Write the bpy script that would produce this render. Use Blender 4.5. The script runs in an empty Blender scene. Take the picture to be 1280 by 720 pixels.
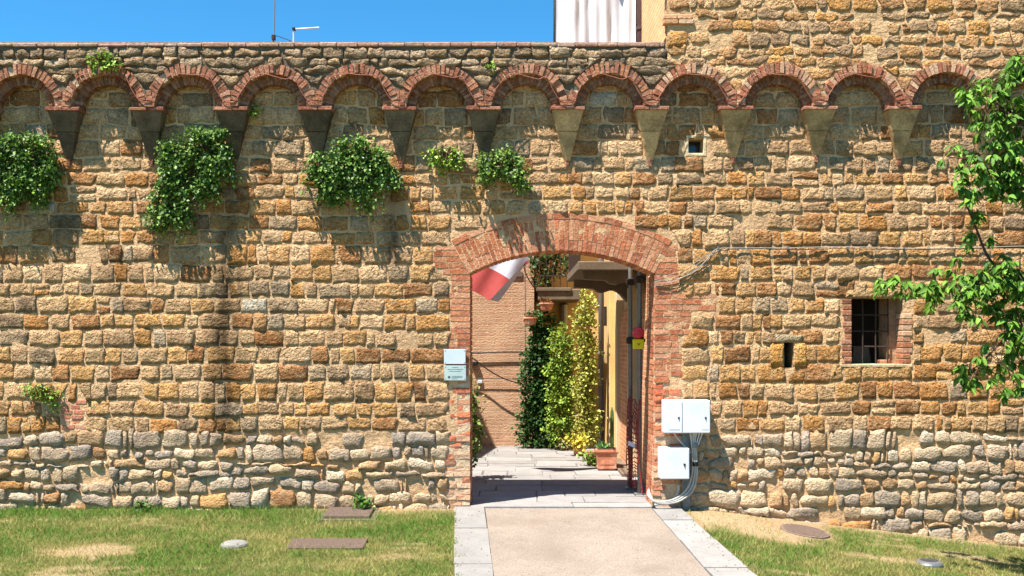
import bpy, math, random
import numpy as np
from mathutils import Vector, Matrix

random.seed(11)
rng = np.random.default_rng(11)
scene = bpy.context.scene

# ------------------------------------------------------------------ camera
EYE, F, HY = 1.725, 1250.0, 425.0          # eye above the gate threshold, focal length in pixels, horizon row
YW = 10.4                                  # distance of the wall face
DP = 0.165                                  # projection of the parapet on its corbels
YP = YW - DP
WT = 0.44                                  # wall thickness
cam_d = bpy.data.cameras.new('camera')
cam_d.sensor_width = 36.0
cam_d.lens = 36.0 * F / 1280.0
cam_d.shift_y = (HY - 360.0) / 1280.0
cam_d.clip_end = 2000
cam = bpy.data.objects.new('camera', cam_d)
scene.collection.objects.link(cam)
cam.location = (0, 0, EYE)
cam.rotation_euler = (math.radians(90), 0, 0)
scene.camera = cam

# ------------------------------------------------------------------ sky, sun, exposure
SUN = Vector((1.22, 1.0, -3.2)).normalized()          # direction the light travels
EL = math.asin(-SUN.z)
AZ = math.atan2(-SUN.x, -SUN.y)
world = bpy.data.worlds.new('World'); scene.world = world
world.use_nodes = True
nt = world.node_tree; nt.nodes.clear()
sky = nt.nodes.new('ShaderNodeTexSky'); sky.sky_type = 'NISHITA'; sky.sun_disc = False
sky.sun_elevation = EL; sky.sun_rotation = AZ
sky.altitude = 300; sky.air_density = 1.0; sky.dust_density = 0.1; sky.ozone_density = 3.0
bg = nt.nodes.new('ShaderNodeBackground'); bg.inputs[1].default_value = 0.055
wo = nt.nodes.new('ShaderNodeOutputWorld')
tn = nt.nodes.new('ShaderNodeVectorMath'); tn.operation = 'MULTIPLY'; tn.inputs[1].default_value = (0.40, 1.18, 1.50)      # the deep clear blue of the day
nt.links.new(sky.outputs[0], tn.inputs[0]); nt.links.new(tn.outputs[0], bg.inputs[0]); nt.links.new(bg.outputs[0], wo.inputs[0])
sl = bpy.data.lights.new('sun', 'SUN'); sl.energy = 5.0; sl.angle = math.radians(0.53); sl.color = (1.0, 0.965, 0.91)
so = bpy.data.objects.new('sun', sl); scene.collection.objects.link(so)
so.rotation_euler = SUN.to_track_quat('-Z', 'Y').to_euler(); so.location = (-10, -8, 26)
vs = scene.view_settings
vs.view_transform = 'Standard'; vs.look = 'None'; vs.gamma = 1.0; vs.use_curve_mapping = False
vs.exposure = 1.35

# ------------------------------------------------------------------ helpers
def lin(r, g, b, k=1.0):
    f = lambda c: (c / 255 / 12.92 if c <= 10 else ((c / 255 + 0.055) / 1.055) ** 2.4) * k
    return (f(r), f(g), f(b))

def P(px, py, Y):
    return Vector(((px - 640) * Y / F, Y, EYE + (HY - py) * Y / F))
def WX(px): return (px - 640) * YW / F
def WZ(py): return EYE + (HY - py) * YW / F

def _h(ix, iy, s):
    n = (ix.astype(np.int64) * 374761393 + iy.astype(np.int64) * 668265263 + int(s) * 1442695041) & 0xffffffff
    n = ((n ^ (n >> 13)) * 1274126177) & 0xffffffff
    return ((n ^ (n >> 16)) & 0xffff) / 65535.0
def vn(x, y, s=0):
    """smooth value noise, -1..1, vectorised"""
    x = np.asarray(x, float); y = np.asarray(y, float)
    ix = np.floor(x); iy = np.floor(y); fx = x - ix; fy = y - iy
    fx = fx * fx * (3 - 2 * fx); fy = fy * fy * (3 - 2 * fy)
    a = _h(ix, iy, s); b = _h(ix + 1, iy, s); c = _h(ix, iy + 1, s); d = _h(ix + 1, iy + 1, s)
    return 2 * ((a * (1 - fx) + b * fx) * (1 - fy) + (c * (1 - fx) + d * fx) * fy) - 1
def fbm(x, y, s=0, o=3):
    t = 0; a = 1.0; n = 0
    for i in range(o):
        t = t + a * vn(np.asarray(x) * 2 ** i, np.asarray(y) * 2 ** i, s + i * 7); n += a; a *= 0.5
    return t / n

COL = scene.collection
WORLD_LOC = {}
def link(o, parent=None, wl=(0, 0, 0)):
    wl = Vector(wl)
    COL.objects.link(o)
    if parent is not None:
        o.parent = parent
        o.location = wl - WORLD_LOC[parent.name]
    else:
        o.location = wl
    WORLD_LOC[o.name] = wl
    return o
def tag(o, label=None, cat=None, group=None, kind=None):
    if label: o['label'] = label
    if cat: o['category'] = cat
    if group: o['group'] = group
    if kind: o['kind'] = kind
    return o
def thing(name, label, cat, loc=(0, 0, 0), group=None):
    o = bpy.data.objects.new(name, None); o.empty_display_size = 0.2
    link(o, None, loc)
    return tag(o, label, cat, group)
def mesh_obj(name, verts, faces, mat, parent=None, loc=(0, 0, 0), col=None, smooth=False, label=None, cat=None, group=None, kind=None):
    """verts in world space; loc becomes the origin"""
    me = bpy.data.meshes.new(name)
    v = np.asarray(verts, float).reshape(-1, 3) - np.array(loc, float)
    me.from_pydata(v.tolist(), [], faces if isinstance(faces, list) else faces.tolist())
    if col is not None:
        c = np.asarray(col, float)
        if c.ndim == 1: c = np.tile(c[:3], (len(v), 1))
        if c.shape[1] == 3: c = np.hstack([c, np.ones((len(v), 1))])
        ca = me.color_attributes.new('col', 'FLOAT_COLOR', 'POINT')
        ca.data.foreach_set('color', c.ravel())
    if isinstance(smooth, np.ndarray): me.polygons.foreach_set('use_smooth', smooth)
    elif smooth: me.polygons.foreach_set('use_smooth', [True] * len(me.polygons))
    me.materials.append(mat); me.update()
    o = bpy.data.objects.new(name, me)
    link(o, parent, loc)
    return tag(o, label, cat, group, kind)

class MB:
    """collects shapes into one mesh"""
    def __init__(s): s.v = []; s.f = []; s.c = []
    def add(s, v, f, c=(0.5, 0.5, 0.5)):
        n = len(s.v); s.v += [tuple(p) for p in v]; s.f += [tuple(i + n for i in q) for q in f]
        if isinstance(c, tuple) and len(c) == 3 and not hasattr(c[0], '__len__'): s.c += [c] * len(v)
        else: s.c += [tuple(x) for x in c]
        return s
    def box(s, a, b, c=(0.5, 0.5, 0.5)):
        x0, y0, z0 = a; x1, y1, z1 = b
        return s.add([(x0, y0, z0), (x1, y0, z0), (x1, y1, z0), (x0, y1, z0), (x0, y0, z1), (x1, y0, z1), (x1, y1, z1), (x0, y1, z1)], BOXF, c)
    def bbox(s, a, b, r=0.01, c=(0.5, 0.5, 0.5)):
        """box with chamfered edges"""
        x0, y0, z0 = a; x1, y1, z1 = b
        v = []
        for (X, sx) in ((x0, 1), (x1, -1)):
            for (Y, sy) in ((y0, 1), (y1, -1)):
                for (Z, sz) in ((z0, 1), (z1, -1)):
                    v += [(X, Y + sy * r, Z + sz * r), (X + sx * r, Y, Z + sz * r), (X + sx * r, Y + sy * r, Z)]
        i = lambda a, b, c, k: ((a * 2 + b) * 2 + c) * 3 + k
        f = []
        for a in (0, 1):
            f.append([i(a, 0, 0, 0), i(a, 1, 0, 0), i(a, 1, 1, 0), i(a, 0, 1, 0)])
            f.append([i(0, a, 0, 1), i(1, a, 0, 1), i(1, a, 1, 1), i(0, a, 1, 1)])
            f.append([i(0, 0, a, 2), i(1, 0, a, 2), i(1, 1, a, 2), i(0, 1, a, 2)])
            for b in (0, 1):
                f.append([i(a, b, 0, 0), i(a, b, 1, 0), i(a, b, 1, 1), i(a, b, 0, 1)])
                f.append([i(a, 0, b, 0), i(a, 1, b, 0), i(a, 1, b, 2), i(a, 0, b, 2)])
                f.append([i(0, a, b, 1), i(1, a, b, 1), i(1, a, b, 2), i(0, a, b, 2)])
                for cc in (0, 1): f.append([i(a, b, cc, 0), i(a, b, cc, 1), i(a, b, cc, 2)])
        return s.add(v, f, c)
    def hexa(s, q0, q1, c=(0.5, 0.5, 0.5)):
        """two quads, front and back, joined"""
        return s.add(list(q0) + list(q1), [(0, 1, 2, 3), (7, 6, 5, 4), (0, 4, 5, 1), (1, 5, 6, 2), (2, 6, 7, 3), (3, 7, 4, 0)], c)
    def tube(s, pts, r, n=6, c=(0.5, 0.5, 0.5), cap=True):
        pts = [Vector(p) for p in pts]; k = len(pts)
        rr = r if hasattr(r, '__len__') else [r] * k
        v = []; prev = None
        for i, p in enumerate(pts):
            t = (pts[min(i + 1, k - 1)] - pts[max(i - 1, 0)]).normalized()
            if prev is None: u = t.orthogonal().normalized()
            else:
                u = prev - t * prev.dot(t)
                u = u.normalized() if u.length > 1e-6 else t.orthogonal().normalized()
            prev = u; w = t.cross(u)
            for j in range(n):
                a = 2 * math.pi * j / n
                v.append(p + (u * math.cos(a) + w * math.sin(a)) * rr[i])
        f = [(i * n + j, i * n + (j + 1) % n, (i + 1) * n + (j + 1) % n, (i + 1) * n + j) for i in range(k - 1) for j in range(n)]
        if cap: f += [tuple(range(n))[::-1], tuple(range((k - 1) * n, k * n))]
        return s.add(v, f, c)
    def lathe(s, ctr, prof, n=16, c=(0.5, 0.5, 0.5), axis='Z'):
        cx, cy, cz = ctr; v = []
        for (r, h) in prof:
            for j in range(n):
                a = 2 * math.pi * j / n
                if axis == 'Z': v.append((cx + r * math.cos(a), cy + r * math.sin(a), cz + h))
                else: v.append((cx + r * math.cos(a), cy + h, cz + r * math.sin(a)))
        k = len(prof)
        f = [(i * n + j, i * n + (j + 1) % n, (i + 1) * n + (j + 1) % n, (i + 1) * n + j) for i in range(k - 1) for j in range(n)]
        f += [tuple(range(n))[::-1], tuple(range((k - 1) * n, k * n))]
        return s.add(v, f, c)
    def build(s, name, mat, parent=None, loc=None, smooth=False, usecol=False, **kw):
        if loc is None:
            a = np.array(s.v); loc = ((a[:, 0].min() + a[:, 0].max()) / 2, (a[:, 1].min() + a[:, 1].max()) / 2, a[:, 2].min())
        return mesh_obj(name, s.v, s.f, mat, parent, loc, np.array(s.c) if usecol else None, smooth, **kw)
BOXF = [(0, 1, 5, 4), (1, 2, 6, 5), (2, 3, 7, 6), (3, 0, 4, 7), (4, 5, 6, 7), (3, 2, 1, 0)]

def smooth_path(pts, n=6):
    """Catmull-Rom through the points"""
    pts = [Vector(p) for p in pts]; out = []
    for i in range(len(pts) - 1):
        p0 = pts[max(i - 1, 0)]; p1 = pts[i]; p2 = pts[i + 1]; p3 = pts[min(i + 2, len(pts) - 1)]
        for j in range(n):
            t = j / n
            out.append(0.5 * ((2 * p1) + (p2 - p0) * t + (2 * p0 - 5 * p1 + 4 * p2 - p3) * t * t + (3 * p1 - p0 - 3 * p2 + p3) * t ** 3))
    out.append(pts[-1]); return out

# ------------------------------------------------------------------ materials
def material(name, color=None, rough=0.9, var=(), bumps=(), spec=0.25, metal=0.0, transl=0.0, pits=0.0, tint=None, brick=None):
    """color None -> the mesh's own colour attribute; var: (scale, low, high) value mottling; bumps: (scale, detail, distance)"""
    m = bpy.data.materials.new(name); m.use_nodes = True
    t = m.node_tree; N = t.nodes; L = t.links; N.clear()
    out = N.new('ShaderNodeOutputMaterial'); b = N.new('ShaderNodeBsdfPrincipled')
    b.inputs['Roughness'].default_value = rough; b.inputs['Metallic'].default_value = metal
    b.inputs['Specular IOR Level'].default_value = spec
    geo = N.new('ShaderNodeNewGeometry'); pos = geo.outputs['Position']
    if color is None:
        a = N.new('ShaderNodeAttribute'); a.attribute_name = 'col'; cur = a.outputs['Color']; alpha = a.outputs['Alpha']
    else:
        a = N.new('ShaderNodeRGB'); a.outputs[0].default_value = (*color, 1); cur = a.outputs[0]
    height = None
    if brick:                                         # far brickwork, courses too fine to pick apart
        axis, c1, c2, cm, bw, rh = brick
        sp = N.new('ShaderNodeSeparateXYZ'); L.new(pos, sp.inputs[0])
        cb = N.new('ShaderNodeCombineXYZ'); L.new(sp.outputs[axis], cb.inputs[0]); L.new(sp.outputs[2], cb.inputs[1])
        wn = N.new('ShaderNodeTexNoise'); wn.inputs['Scale'].default_value = 5; L.new(pos, wn.inputs['Vector'])
        wm = N.new('ShaderNodeVectorMath'); wm.operation = 'MULTIPLY_ADD'; wm.inputs[1].default_value = (0.02, 0.02, 0)
        L.new(wn.outputs['Color'], wm.inputs[0]); L.new(cb.outputs[0], wm.inputs[2])
        bt = N.new('ShaderNodeTexBrick'); bt.inputs['Color1'].default_value = (*c1, 1); bt.inputs['Color2'].default_value = (*c2, 1)
        bt.inputs['Mortar'].default_value = (*cm, 1); bt.inputs['Scale'].default_value = 1.0
        bt.inputs['Brick Width'].default_value = bw; bt.inputs['Row Height'].default_value = rh; bt.inputs['Mortar Size'].default_value = rh * 0.12
        bt.inputs['Mortar Smooth'].default_value = 0.3
        L.new(wm.outputs[0], bt.inputs['Vector']); cur = bt.outputs['Color']
        inv = N.new('ShaderNodeMath'); inv.operation = 'MULTIPLY'; inv.inputs[1].default_value = -0.006
        L.new(bt.outputs['Fac'], inv.inputs[0]); height = inv.outputs[0]
    for k, (sc, lo, hi) in enumerate(var):
        n = N.new('ShaderNodeTexNoise'); n.inputs['Scale'].default_value = sc; n.inputs['Detail'].default_value = 5; n.inputs['Roughness'].default_value = 0.62
        L.new(pos, n.inputs['Vector'])
        r = N.new('ShaderNodeMapRange'); r.inputs[1].default_value = 0.3; r.inputs[2].default_value = 0.7
        r.inputs[3].default_value = lo; r.inputs[4].default_value = hi; L.new(n.outputs['Fac'], r.inputs[0])
        mx = N.new('ShaderNodeVectorMath'); mx.operation = 'SCALE'; L.new(cur, mx.inputs[0]); L.new(r.outputs[0], mx.inputs['Scale']); cur = mx.outputs[0]
    if tint:                                          # (scale, colour, amount): patches of another tone, lichen or dust
        sc, tc, am = tint
        n = N.new('ShaderNodeTexNoise'); n.inputs['Scale'].default_value = sc; n.inputs['Detail'].default_value = 6; L.new(pos, n.inputs['Vector'])
        r = N.new('ShaderNodeMapRange'); r.inputs[1].default_value = 0.5; r.inputs[2].default_value = 0.68; r.inputs[3].default_value = 0; r.inputs[4].default_value = am
        L.new(n.outputs['Fac'], r.inputs[0])
        mx = N.new('ShaderNodeMix'); mx.data_type = 'RGBA'; L.new(r.outputs[0], mx.inputs[0]); L.new(cur, mx.inputs[6]); mx.inputs[7].default_value = (*tc, 1); cur = mx.outputs[2]
    if color is None and not transl:                  # run-off stains on top of everything
        mx = N.new('ShaderNodeVectorMath'); mx.operation = 'SCALE'; L.new(cur, mx.inputs[0]); L.new(alpha, mx.inputs['Scale']); cur = mx.outputs[0]
    L.new(cur, b.inputs['Base Color'])
    for (sc, de, di) in bumps:
        n = N.new('ShaderNodeTexNoise'); n.inputs['Scale'].default_value = sc; n.inputs['Detail'].default_value = de; n.inputs['Roughness'].default_value = 0.6
        L.new(pos, n.inputs['Vector'])
        q = N.new('ShaderNodeMath'); q.operation = 'MULTIPLY_ADD'; q.inputs[1].default_value = di; L.new(n.outputs['Fac'], q.inputs[0])
        if height is not None: L.new(height, q.inputs[2])
        else: q.inputs[2].default_value = 0
        height = q.outputs[0]
    for psc, pam in ((55, pits), (24, pits * 1.7)) if pits else ():
        n = N.new('ShaderNodeTexVoronoi'); n.inputs['Scale'].default_value = psc; n.inputs['Randomness'].default_value = 1.0
        L.new(pos, n.inputs['Vector'])
        r = N.new('ShaderNodeMapRange'); r.inputs[1].default_value = 0.05; r.inputs[2].default_value = 0.4; r.inputs[3].default_value = -pam; r.inputs[4].default_value = 0
        L.new(n.outputs['Distance'], r.inputs[0])
        q = N.new('ShaderNodeMath'); q.operation = 'ADD'; L.new(r.outputs[0], q.inputs[0]); L.new(height, q.inputs[1]); height = q.outputs[0]
    if height is not None:
        bp = N.new('ShaderNodeBump'); bp.inputs['Distance'].default_value = 1.0; bp.inputs['Strength'].default_value = 1.0
        L.new(height, bp.inputs['Height']); L.new(bp.outputs[0], b.inputs['Normal'])
    if transl > 0:
        tr = N.new('ShaderNodeBsdfTranslucent'); L.new(cur, tr.inputs['Color'])
        ms = N.new('ShaderNodeMixShader'); ms.inputs[0].default_value = transl
        L.new(b.outputs[0], ms.inputs[1]); L.new(tr.outputs[0], ms.inputs[2]); L.new(ms.outputs[0], out.inputs[0])
    else: L.new(b.outputs[0], out.inputs[0])
    return m

M = {}
M['stone'] = material('stone', None, 0.95, var=[(8, 0.66, 1.22), (45, 0.55, 1.3)], bumps=[(12, 4, 0.035), (30, 9, 0.05)], pits=0.008, spec=0.06, tint=(14, lin(200, 168, 126), 0.42))
M['cobble'] = material('cobble', None, 0.95, var=[(8, 0.66, 1.2), (60, 0.66, 1.22)], bumps=[(16, 4, 0.02), (50, 8, 0.026)], pits=0.004, spec=0.06, tint=(10, lin(186, 158, 120), 0.5))
M['mortar'] = material('mortar', None, 0.97, var=[(5, 0.8, 1.15), (70, 0.75, 1.2)], bumps=[(28, 6, 0.024), (110, 4, 0.006)], spec=0.05)
M['brick'] = material('brick', None, 0.93, var=[(30, 0.75, 1.2), (140, 0.8, 1.15)], bumps=[(50, 6, 0.010)], spec=0.1, tint=(26, lin(196, 156, 126), 0.5))
M['dressed'] = material('dressed_stone', None, 0.9, var=[(5, 0.5, 1.3), (50, 0.72, 1.25)], bumps=[(22, 7, 0.012)], spec=0.1)
M['lawn'] = material('lawn_soil', None, 0.97, var=[(40, 0.6, 1.3)], bumps=[(60, 5, 0.02)], spec=0.05)
M['grass'] = material('grass_blade', None, 0.7, transl=0.3, spec=0.2)
M['leaf'] = material('leaf', None, 0.58, transl=0.22, spec=0.25, var=[(25, 0.75, 1.2)])
M['caper_leaf'] = material('caper_leaf', None, 0.5, transl=0.22, spec=0.35)
M['petal'] = material('petal', lin(245, 235, 225), 0.7, transl=0.3)
M['bark'] = material('bark', lin(92, 66, 48), 0.9, var=[(30, 0.6, 1.3)], bumps=[(50, 4, 0.01)])
M['path'] = material('exposed_aggregate', lin(143, 129, 115), 0.95, tint=(1.6, lin(122, 108, 94), 0.6), var=[(1.3, 0.88, 1.1), (7, 0.93, 1.06), (75, 0.66, 1.28), (200, 0.7, 1.25)], bumps=[(200, 3, 0.004)], spec=0.1)
M['kerb'] = material('kerb_stone', None, 0.92, var=[(4, 0.85, 1.12), (90, 0.82, 1.15)], bumps=[(60, 5, 0.005)], spec=0.12)
M['paving'] = material('paving_stone', None, 0.9, var=[(5, 0.85, 1.12), (60, 0.82, 1.15)], bumps=[(40, 5, 0.006)], spec=0.15)
M['iron'] = material('cast_iron', lin(124, 104, 90), 0.85, var=[(40, 0.6, 1.3)], bumps=[(120, 4, 0.003)], metal=0.2)
M['dark_iron'] = material('dark_iron', lin(70, 56, 48), 0.7, var=[(60, 0.6, 1.3)], metal=0.3)
M['steel'] = material('galvanised_steel', lin(125, 124, 122), 0.5, var=[(25, 0.75, 1.2)], metal=0.5)
M['grey_pipe'] = material('grey_pipe', lin(120, 115, 112), 0.55, var=[(10, 0.8, 1.15)])
M['brown_pipe'] = material('brown_pipe', lin(88, 62, 55), 0.5, var=[(10, 0.85, 1.1)])
M['box_white'] = material('painted_box', lin(216, 219, 224), 0.4, var=[(3, 0.88, 1.03), (25, 0.93, 1.03)], spec=0.35, tint=(5, lin(186, 180, 168), 0.35))
M['black'] = material('black_plastic', (0.012, 0.012, 0.012), 0.5)
M['conduit'] = material('conduit_grey', lin(176, 170, 160), 0.6, var=[(20, 0.8, 1.1)])
M['wire'] = material('wire_grey', lin(164, 154, 140), 0.6, var=[(14, 0.75, 1.1)])
M['red_wire'] = material('wire_brown', lin(150, 92, 74), 0.7, var=[(14, 0.7, 1.2)])
M['black_wire'] = material('wire_black', (0.02, 0.018, 0.016), 0.6)
M['plaque_blank'] = material('plaque_blue_grey', lin(194, 202, 212), 0.35, var=[(4, 0.92, 1.05)], spec=0.4)
M['plaque_text'] = material('plaque_green_grey', lin(172, 188, 182), 0.45, var=[(6, 0.93, 1.05)])
M['ink'] = material('ink', lin(70, 84, 88), 0.7)
M['yellow_plaster'] = material('yellow_plaster', lin(214, 178, 116), 0.93, var=[(2.5, 0.85, 1.1), (30, 0.92, 1.06)], bumps=[(50, 4, 0.003)], tint=(1.8, lin(205, 175, 130), 0.5))
M['beige_plaster'] = material('beige_plaster', lin(206, 178, 140), 0.93, var=[(2.5, 0.85, 1.1), (30, 0.92, 1.06)], bumps=[(50, 4, 0.003)])
M['concrete'] = material('grey_concrete', lin(114, 98, 80), 0.93, var=[(5, 0.75, 1.15), (60, 0.85, 1.12)], bumps=[(60, 5, 0.004)])
M['far_brick'] = material('far_brickwork', (0.5, 0.3, 0.2), 0.95, var=[(1.6, 0.88, 1.1), (7, 0.85, 1.12), (40, 0.85, 1.12)], bumps=[(40, 6, 0.022)],
                          brick=(0, lin(182, 134, 100), lin(198, 154, 120), lin(202, 170, 140), 0.26, 0.058), tint=(2.2, lin(204, 166, 132), 0.7))
M['side_brick'] = material('side_brickwork', (0.5, 0.3, 0.2), 0.95, var=[(2.5, 0.85, 1.12), (40, 0.85, 1.12)], bumps=[(45, 4, 0.008)],
                           brick=(1, lin(190, 122, 82), lin(206, 148, 104), lin(212, 178, 140), 0.26, 0.062))
M['tan_brick'] = material('tan_brickwork', (0.5, 0.3, 0.2), 0.95, var=[(2.5, 0.9, 1.08), (40, 0.9, 1.08)], bumps=[(45, 4, 0.006)],
                          brick=(1, lin(222, 172, 118), lin(230, 184, 132), lin(200, 150, 104), 0.26, 0.062))
M['roof_tile'] = material('roof_tile', lin(178, 110, 80), 0.9, var=[(12, 0.7, 1.2)], bumps=[(30, 4, 0.01)])
M['terracotta'] = material('terracotta', lin(190, 122, 92), 0.88, var=[(9, 0.8, 1.15), (60, 0.85, 1.1)], bumps=[(60, 4, 0.004)], tint=(9, lin(220, 178, 150), 0.5))
M['soil'] = material('soil', lin(70, 52, 40), 0.97, bumps=[(60, 4, 0.02)])
M['tarp'] = material('white_tarp', lin(232, 232, 236), 0.85, var=[(3, 0.93, 1.03), (160, 0.9, 1.05)], transl=0.25)
M['flag_red'] = material('flag_red', lin(178, 78, 74), 0.8, transl=0.35, var=[(12, 0.9, 1.06)])
M['flag_white'] = material('flag_white', lin(206, 206, 218), 0.8, transl=0.35, var=[(12, 0.95, 1.03)])
M['flag_green'] = material('flag_green', lin(36, 118, 84), 0.8, transl=0.35, var=[(12, 0.9, 1.06)])
M['red_lens'] = material('red_lens', lin(214, 22, 44), 0.25, spec=0.6)
M['sign_yellow'] = material('sign_yellow', lin(240, 214, 30), 0.5)
M['net'] = material('red_net', lin(166, 60, 50), 0.7, transl=0.2)
M['glass'] = material('dark_glass', lin(48, 54, 66), 0.12, spec=0.6)
M['room_shade'] = material('room_shade', lin(34, 27, 22), 0.95, var=[(6, 0.6, 1.3)])  # near-black plate colour, painted as the shade of the unlit interior
M['board'] = material('grey_board', lin(96, 86, 76), 0.9, var=[(10, 0.8, 1.1)])
M['wood'] = material('brown_wood', lin(122, 76, 52), 0.8, var=[(12, 0.7, 1.2)])
M['lamp_metal'] = material('lamp_metal', lin(150, 150, 146), 0.35, metal=0.7, var=[(30, 0.8, 1.15)])
M['stone_white'] = material('pale_stone', lin(134, 130, 122), 0.9, var=[(20, 0.8, 1.1)], bumps=[(50, 4, 0.01)])

# ------------------------------------------------------------------ ground
def clamp01(t): return np.clip(t, 0, 1)
def smooth01(t):
    t = clamp01(t); return t * t * (3 - 2 * t)
def gz(x, y):
    x = np.asarray(x, float); y = np.asarray(y, float)
    base = -0.03 - 0.40 * clamp01((x - 1.95) / 3.4) - 0.06 * clamp01((x - 5.3) / 4)
    d = np.clip(YW - y, 0, None)
    fr = np.where(d < 2.4, 0.072 * d, 0.1728 + 0.012 * np.clip(d - 2.4, 0, 3))
    z = base - fr + 0.012 * vn(x * 2.2, y * 2.2, 5) * (d > 0.02)
    return np.where(y > YW + 0.12, -0.07, z)
def path_edges(y):
    """left outer, left inner, right inner, right outer"""
    t = YW - y
    return (-0.600 + 0.058 * t, -0.290 + 0.058 * t, 1.435 + 0.071 * t, 1.715 + 0.104 * t)
def bare(x, y):
    """0..1 how bare of grass the soil is"""
    x = np.asarray(x, float); y = np.asarray(y, float)
    n = fbm(x * 1.1 + 3, y * 3.6, 21, 6) + 0.15 * vn(x * 14, y * 14, 23)
    b = smooth01((n - 0.22) / 0.3) * 0.8
    near = np.exp(-((YW - y) / 0.16) ** 2)
    b = np.maximum(b, near * smooth01((x + 2.6) / 1.0))
    # the sandy strip beside the path on the right
    s = smooth01((x - 1.6) / 0.3) * smooth01((3.6 + 0.6 * vn(x * 2, y * 2, 8) - x) / 0.6) * smooth01((y - 9.45 + 0.25 * vn(x * 1.5, y * 1.5, 9)) / 0.2)
    b = np.maximum(b, s)
    b = np.where((x < -3.2) & (YW - y < 0.45), b * 0.2, b)
    return clamp01(b)

gx = np.concatenate([[-300, -120, -50, -24, -14, -10], np.arange(-8, 8.01, 0.1), [10, 14, 24, 50, 120, 300]])
gy = np.concatenate([[-300, -100, -30, -10, 0, 4, 6], np.arange(7, YW + 0.13, 0.07), [YW + 0.2, 11, 14, 20, 40, 120, 400]])
GX, GY = np.meshgrid(gx, gy)
gv = np.stack([GX, GY, gz(GX, GY)], -1).reshape(-1, 3)
nx, ny = len(gx), len(gy)
idx = np.arange(nx * ny).reshape(ny, nx)
gf = np.stack([idx[:-1, :-1], idx[:-1, 1:], idx[1:, 1:], idx[1:, :-1]], -1).reshape(-1, 4)
bm_ = bare(gv[:, 0], gv[:, 1])[:, None]
n1 = (fbm(gv[:, 0] * 3, gv[:, 1] * 3, 33) * 0.5 + 0.5)[:, None]
gcol = (1 - bm_) * (np.array(lin(70, 80, 36)) * (1 - n1) + np.array(lin(124, 112, 66)) * n1) + bm_ * (np.array(lin(168, 146, 112)) * (1 - n1) + np.array(lin(152, 124, 90)) * n1)
mesh_obj('ground', gv, gf, M['lawn'], None, (0, 0, 0), gcol, True, kind='structure')

# path: aggregate strip, kerb slabs, threshold slabs
def ppz(y): return -0.072 * (YW - y) if YW - y < 2.4 else -0.1728 - 0.012 * (YW - y - 2.4)
mb = MB()
ys = [YW - 0.10, 9.9, 9.4, 8.9, 8.4, 8.0, 7.0, 6.0, 4.5]
top = []
for y in ys:
    e = path_edges(y); top.append(((e[1] + 0.008, y, ppz(y)), (e[2] - 0.008, y, ppz(y))))
for i in range(len(ys) - 1):
    (a, b), (c, d) = top[i], top[i + 1]
    mb.add([a, b, d, c, (a[0], a[1], a[2] - 0.15), (b[0], b[1], b[2] - 0.15), (d[0], d[1], d[2] - 0.15), (c[0], c[1], c[2] - 0.15)],
           [(3, 2, 1, 0), (0, 4, 7, 3), (1, 2, 6, 5)])
path = mb.build('path', M['path'], None, (0, 9, 0), kind='structure')
def kerb(side):
    y = YW - 0.06; k = 0
    while y > 4.6:
        ln = random.choice([0.30, 0.62, 0.55, 0.85, 0.7]) if y > 8 else 1.0
        y2 = y - ln
        e1, e2 = path_edges(y - 0.004), path_edges(y2 + 0.004)
        j = 0 if side == 'l' else 2
        dz = 0.006 + random.uniform(-0.004, 0.004)
        q = [(e2[j], y2 + 0.004, ppz(y2) + dz), (e2[j + 1], y2 + 0.004, ppz(y2) + dz), (e1[j + 1], y - 0.004, ppz(y) + dz), (e1[j], y - 0.004, ppz(y) + dz)]
        q = [(a + random.uniform(-0.006, 0.006), b + random.uniform(-0.003, 0.003), c) for a, b, c in q]
        q2 = [(a, b, c - 0.16) for a, b, c in q]
        g = random.uniform(0.86, 1.1)
        MB().hexa(q, q2, tuple(c * g for c in lin(142, 137, 131))).build('kerb_slab', M['kerb'], path, usecol=True)
        y = y2; k += 1
kerb('l'); kerb('r')

# street paving behind the gate
street = mesh_obj('street', [(WX(580), YW - 0.05, -0.008), (WX(826), YW - 0.05, -0.008), (WX(826), YW + 0.5, -0.008), (5, YW + 0.5, -0.008), (5, 24, -0.008), (-6, 24, -0.008), (-6, YW + 0.5, -0.008), (WX(580), YW + 0.5, -0.008)], [(0, 1, 2, 3, 4, 5, 6, 7)], M['mortar'], None, (0, 12, 0), lin(120, 114, 106), kind='structure')
y = YW - 0.08; r = 0
while y < 17.4:
    d = random.uniform(0.30, 0.46)
    inside = y < YW + WT
    x = WX(588.5) if inside else -3.2 + random.uniform(-0.5, 0)
    while x < (WX(813) if inside else 1.62):
        w = random.uniform(0.3, 0.7) if r else random.uniform(0.7, 1.1)
        g = random.uniform(0.84, 1.1); z = random.uniform(-0.004, 0.004)
        jt = lambda: random.uniform(-0.012, 0.012)
        x0, x1, y0, y1 = x + 0.006, min(x + w, WX(815.5) if inside else 1.7) - 0.006, y + 0.006, y + d - 0.006
        if x1 - x0 > 0.1:
            q = [(x0 + jt(), y0 + jt(), z + jt() * 0.2), (x1 + jt(), y0 + jt(), z + jt() * 0.2), (x1 + jt(), y1 + jt(), z + jt() * 0.2), (x0 + jt(), y1 + jt(), z + jt() * 0.2)]
            MB().hexa(q, [(a, b, -0.05) for a, b, c in q], tuple(c * g for c in lin(140, 135, 130))).build('paving_slab', M['paving'], street, usecol=True)
        x += w
    y += d; r += 1

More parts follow.
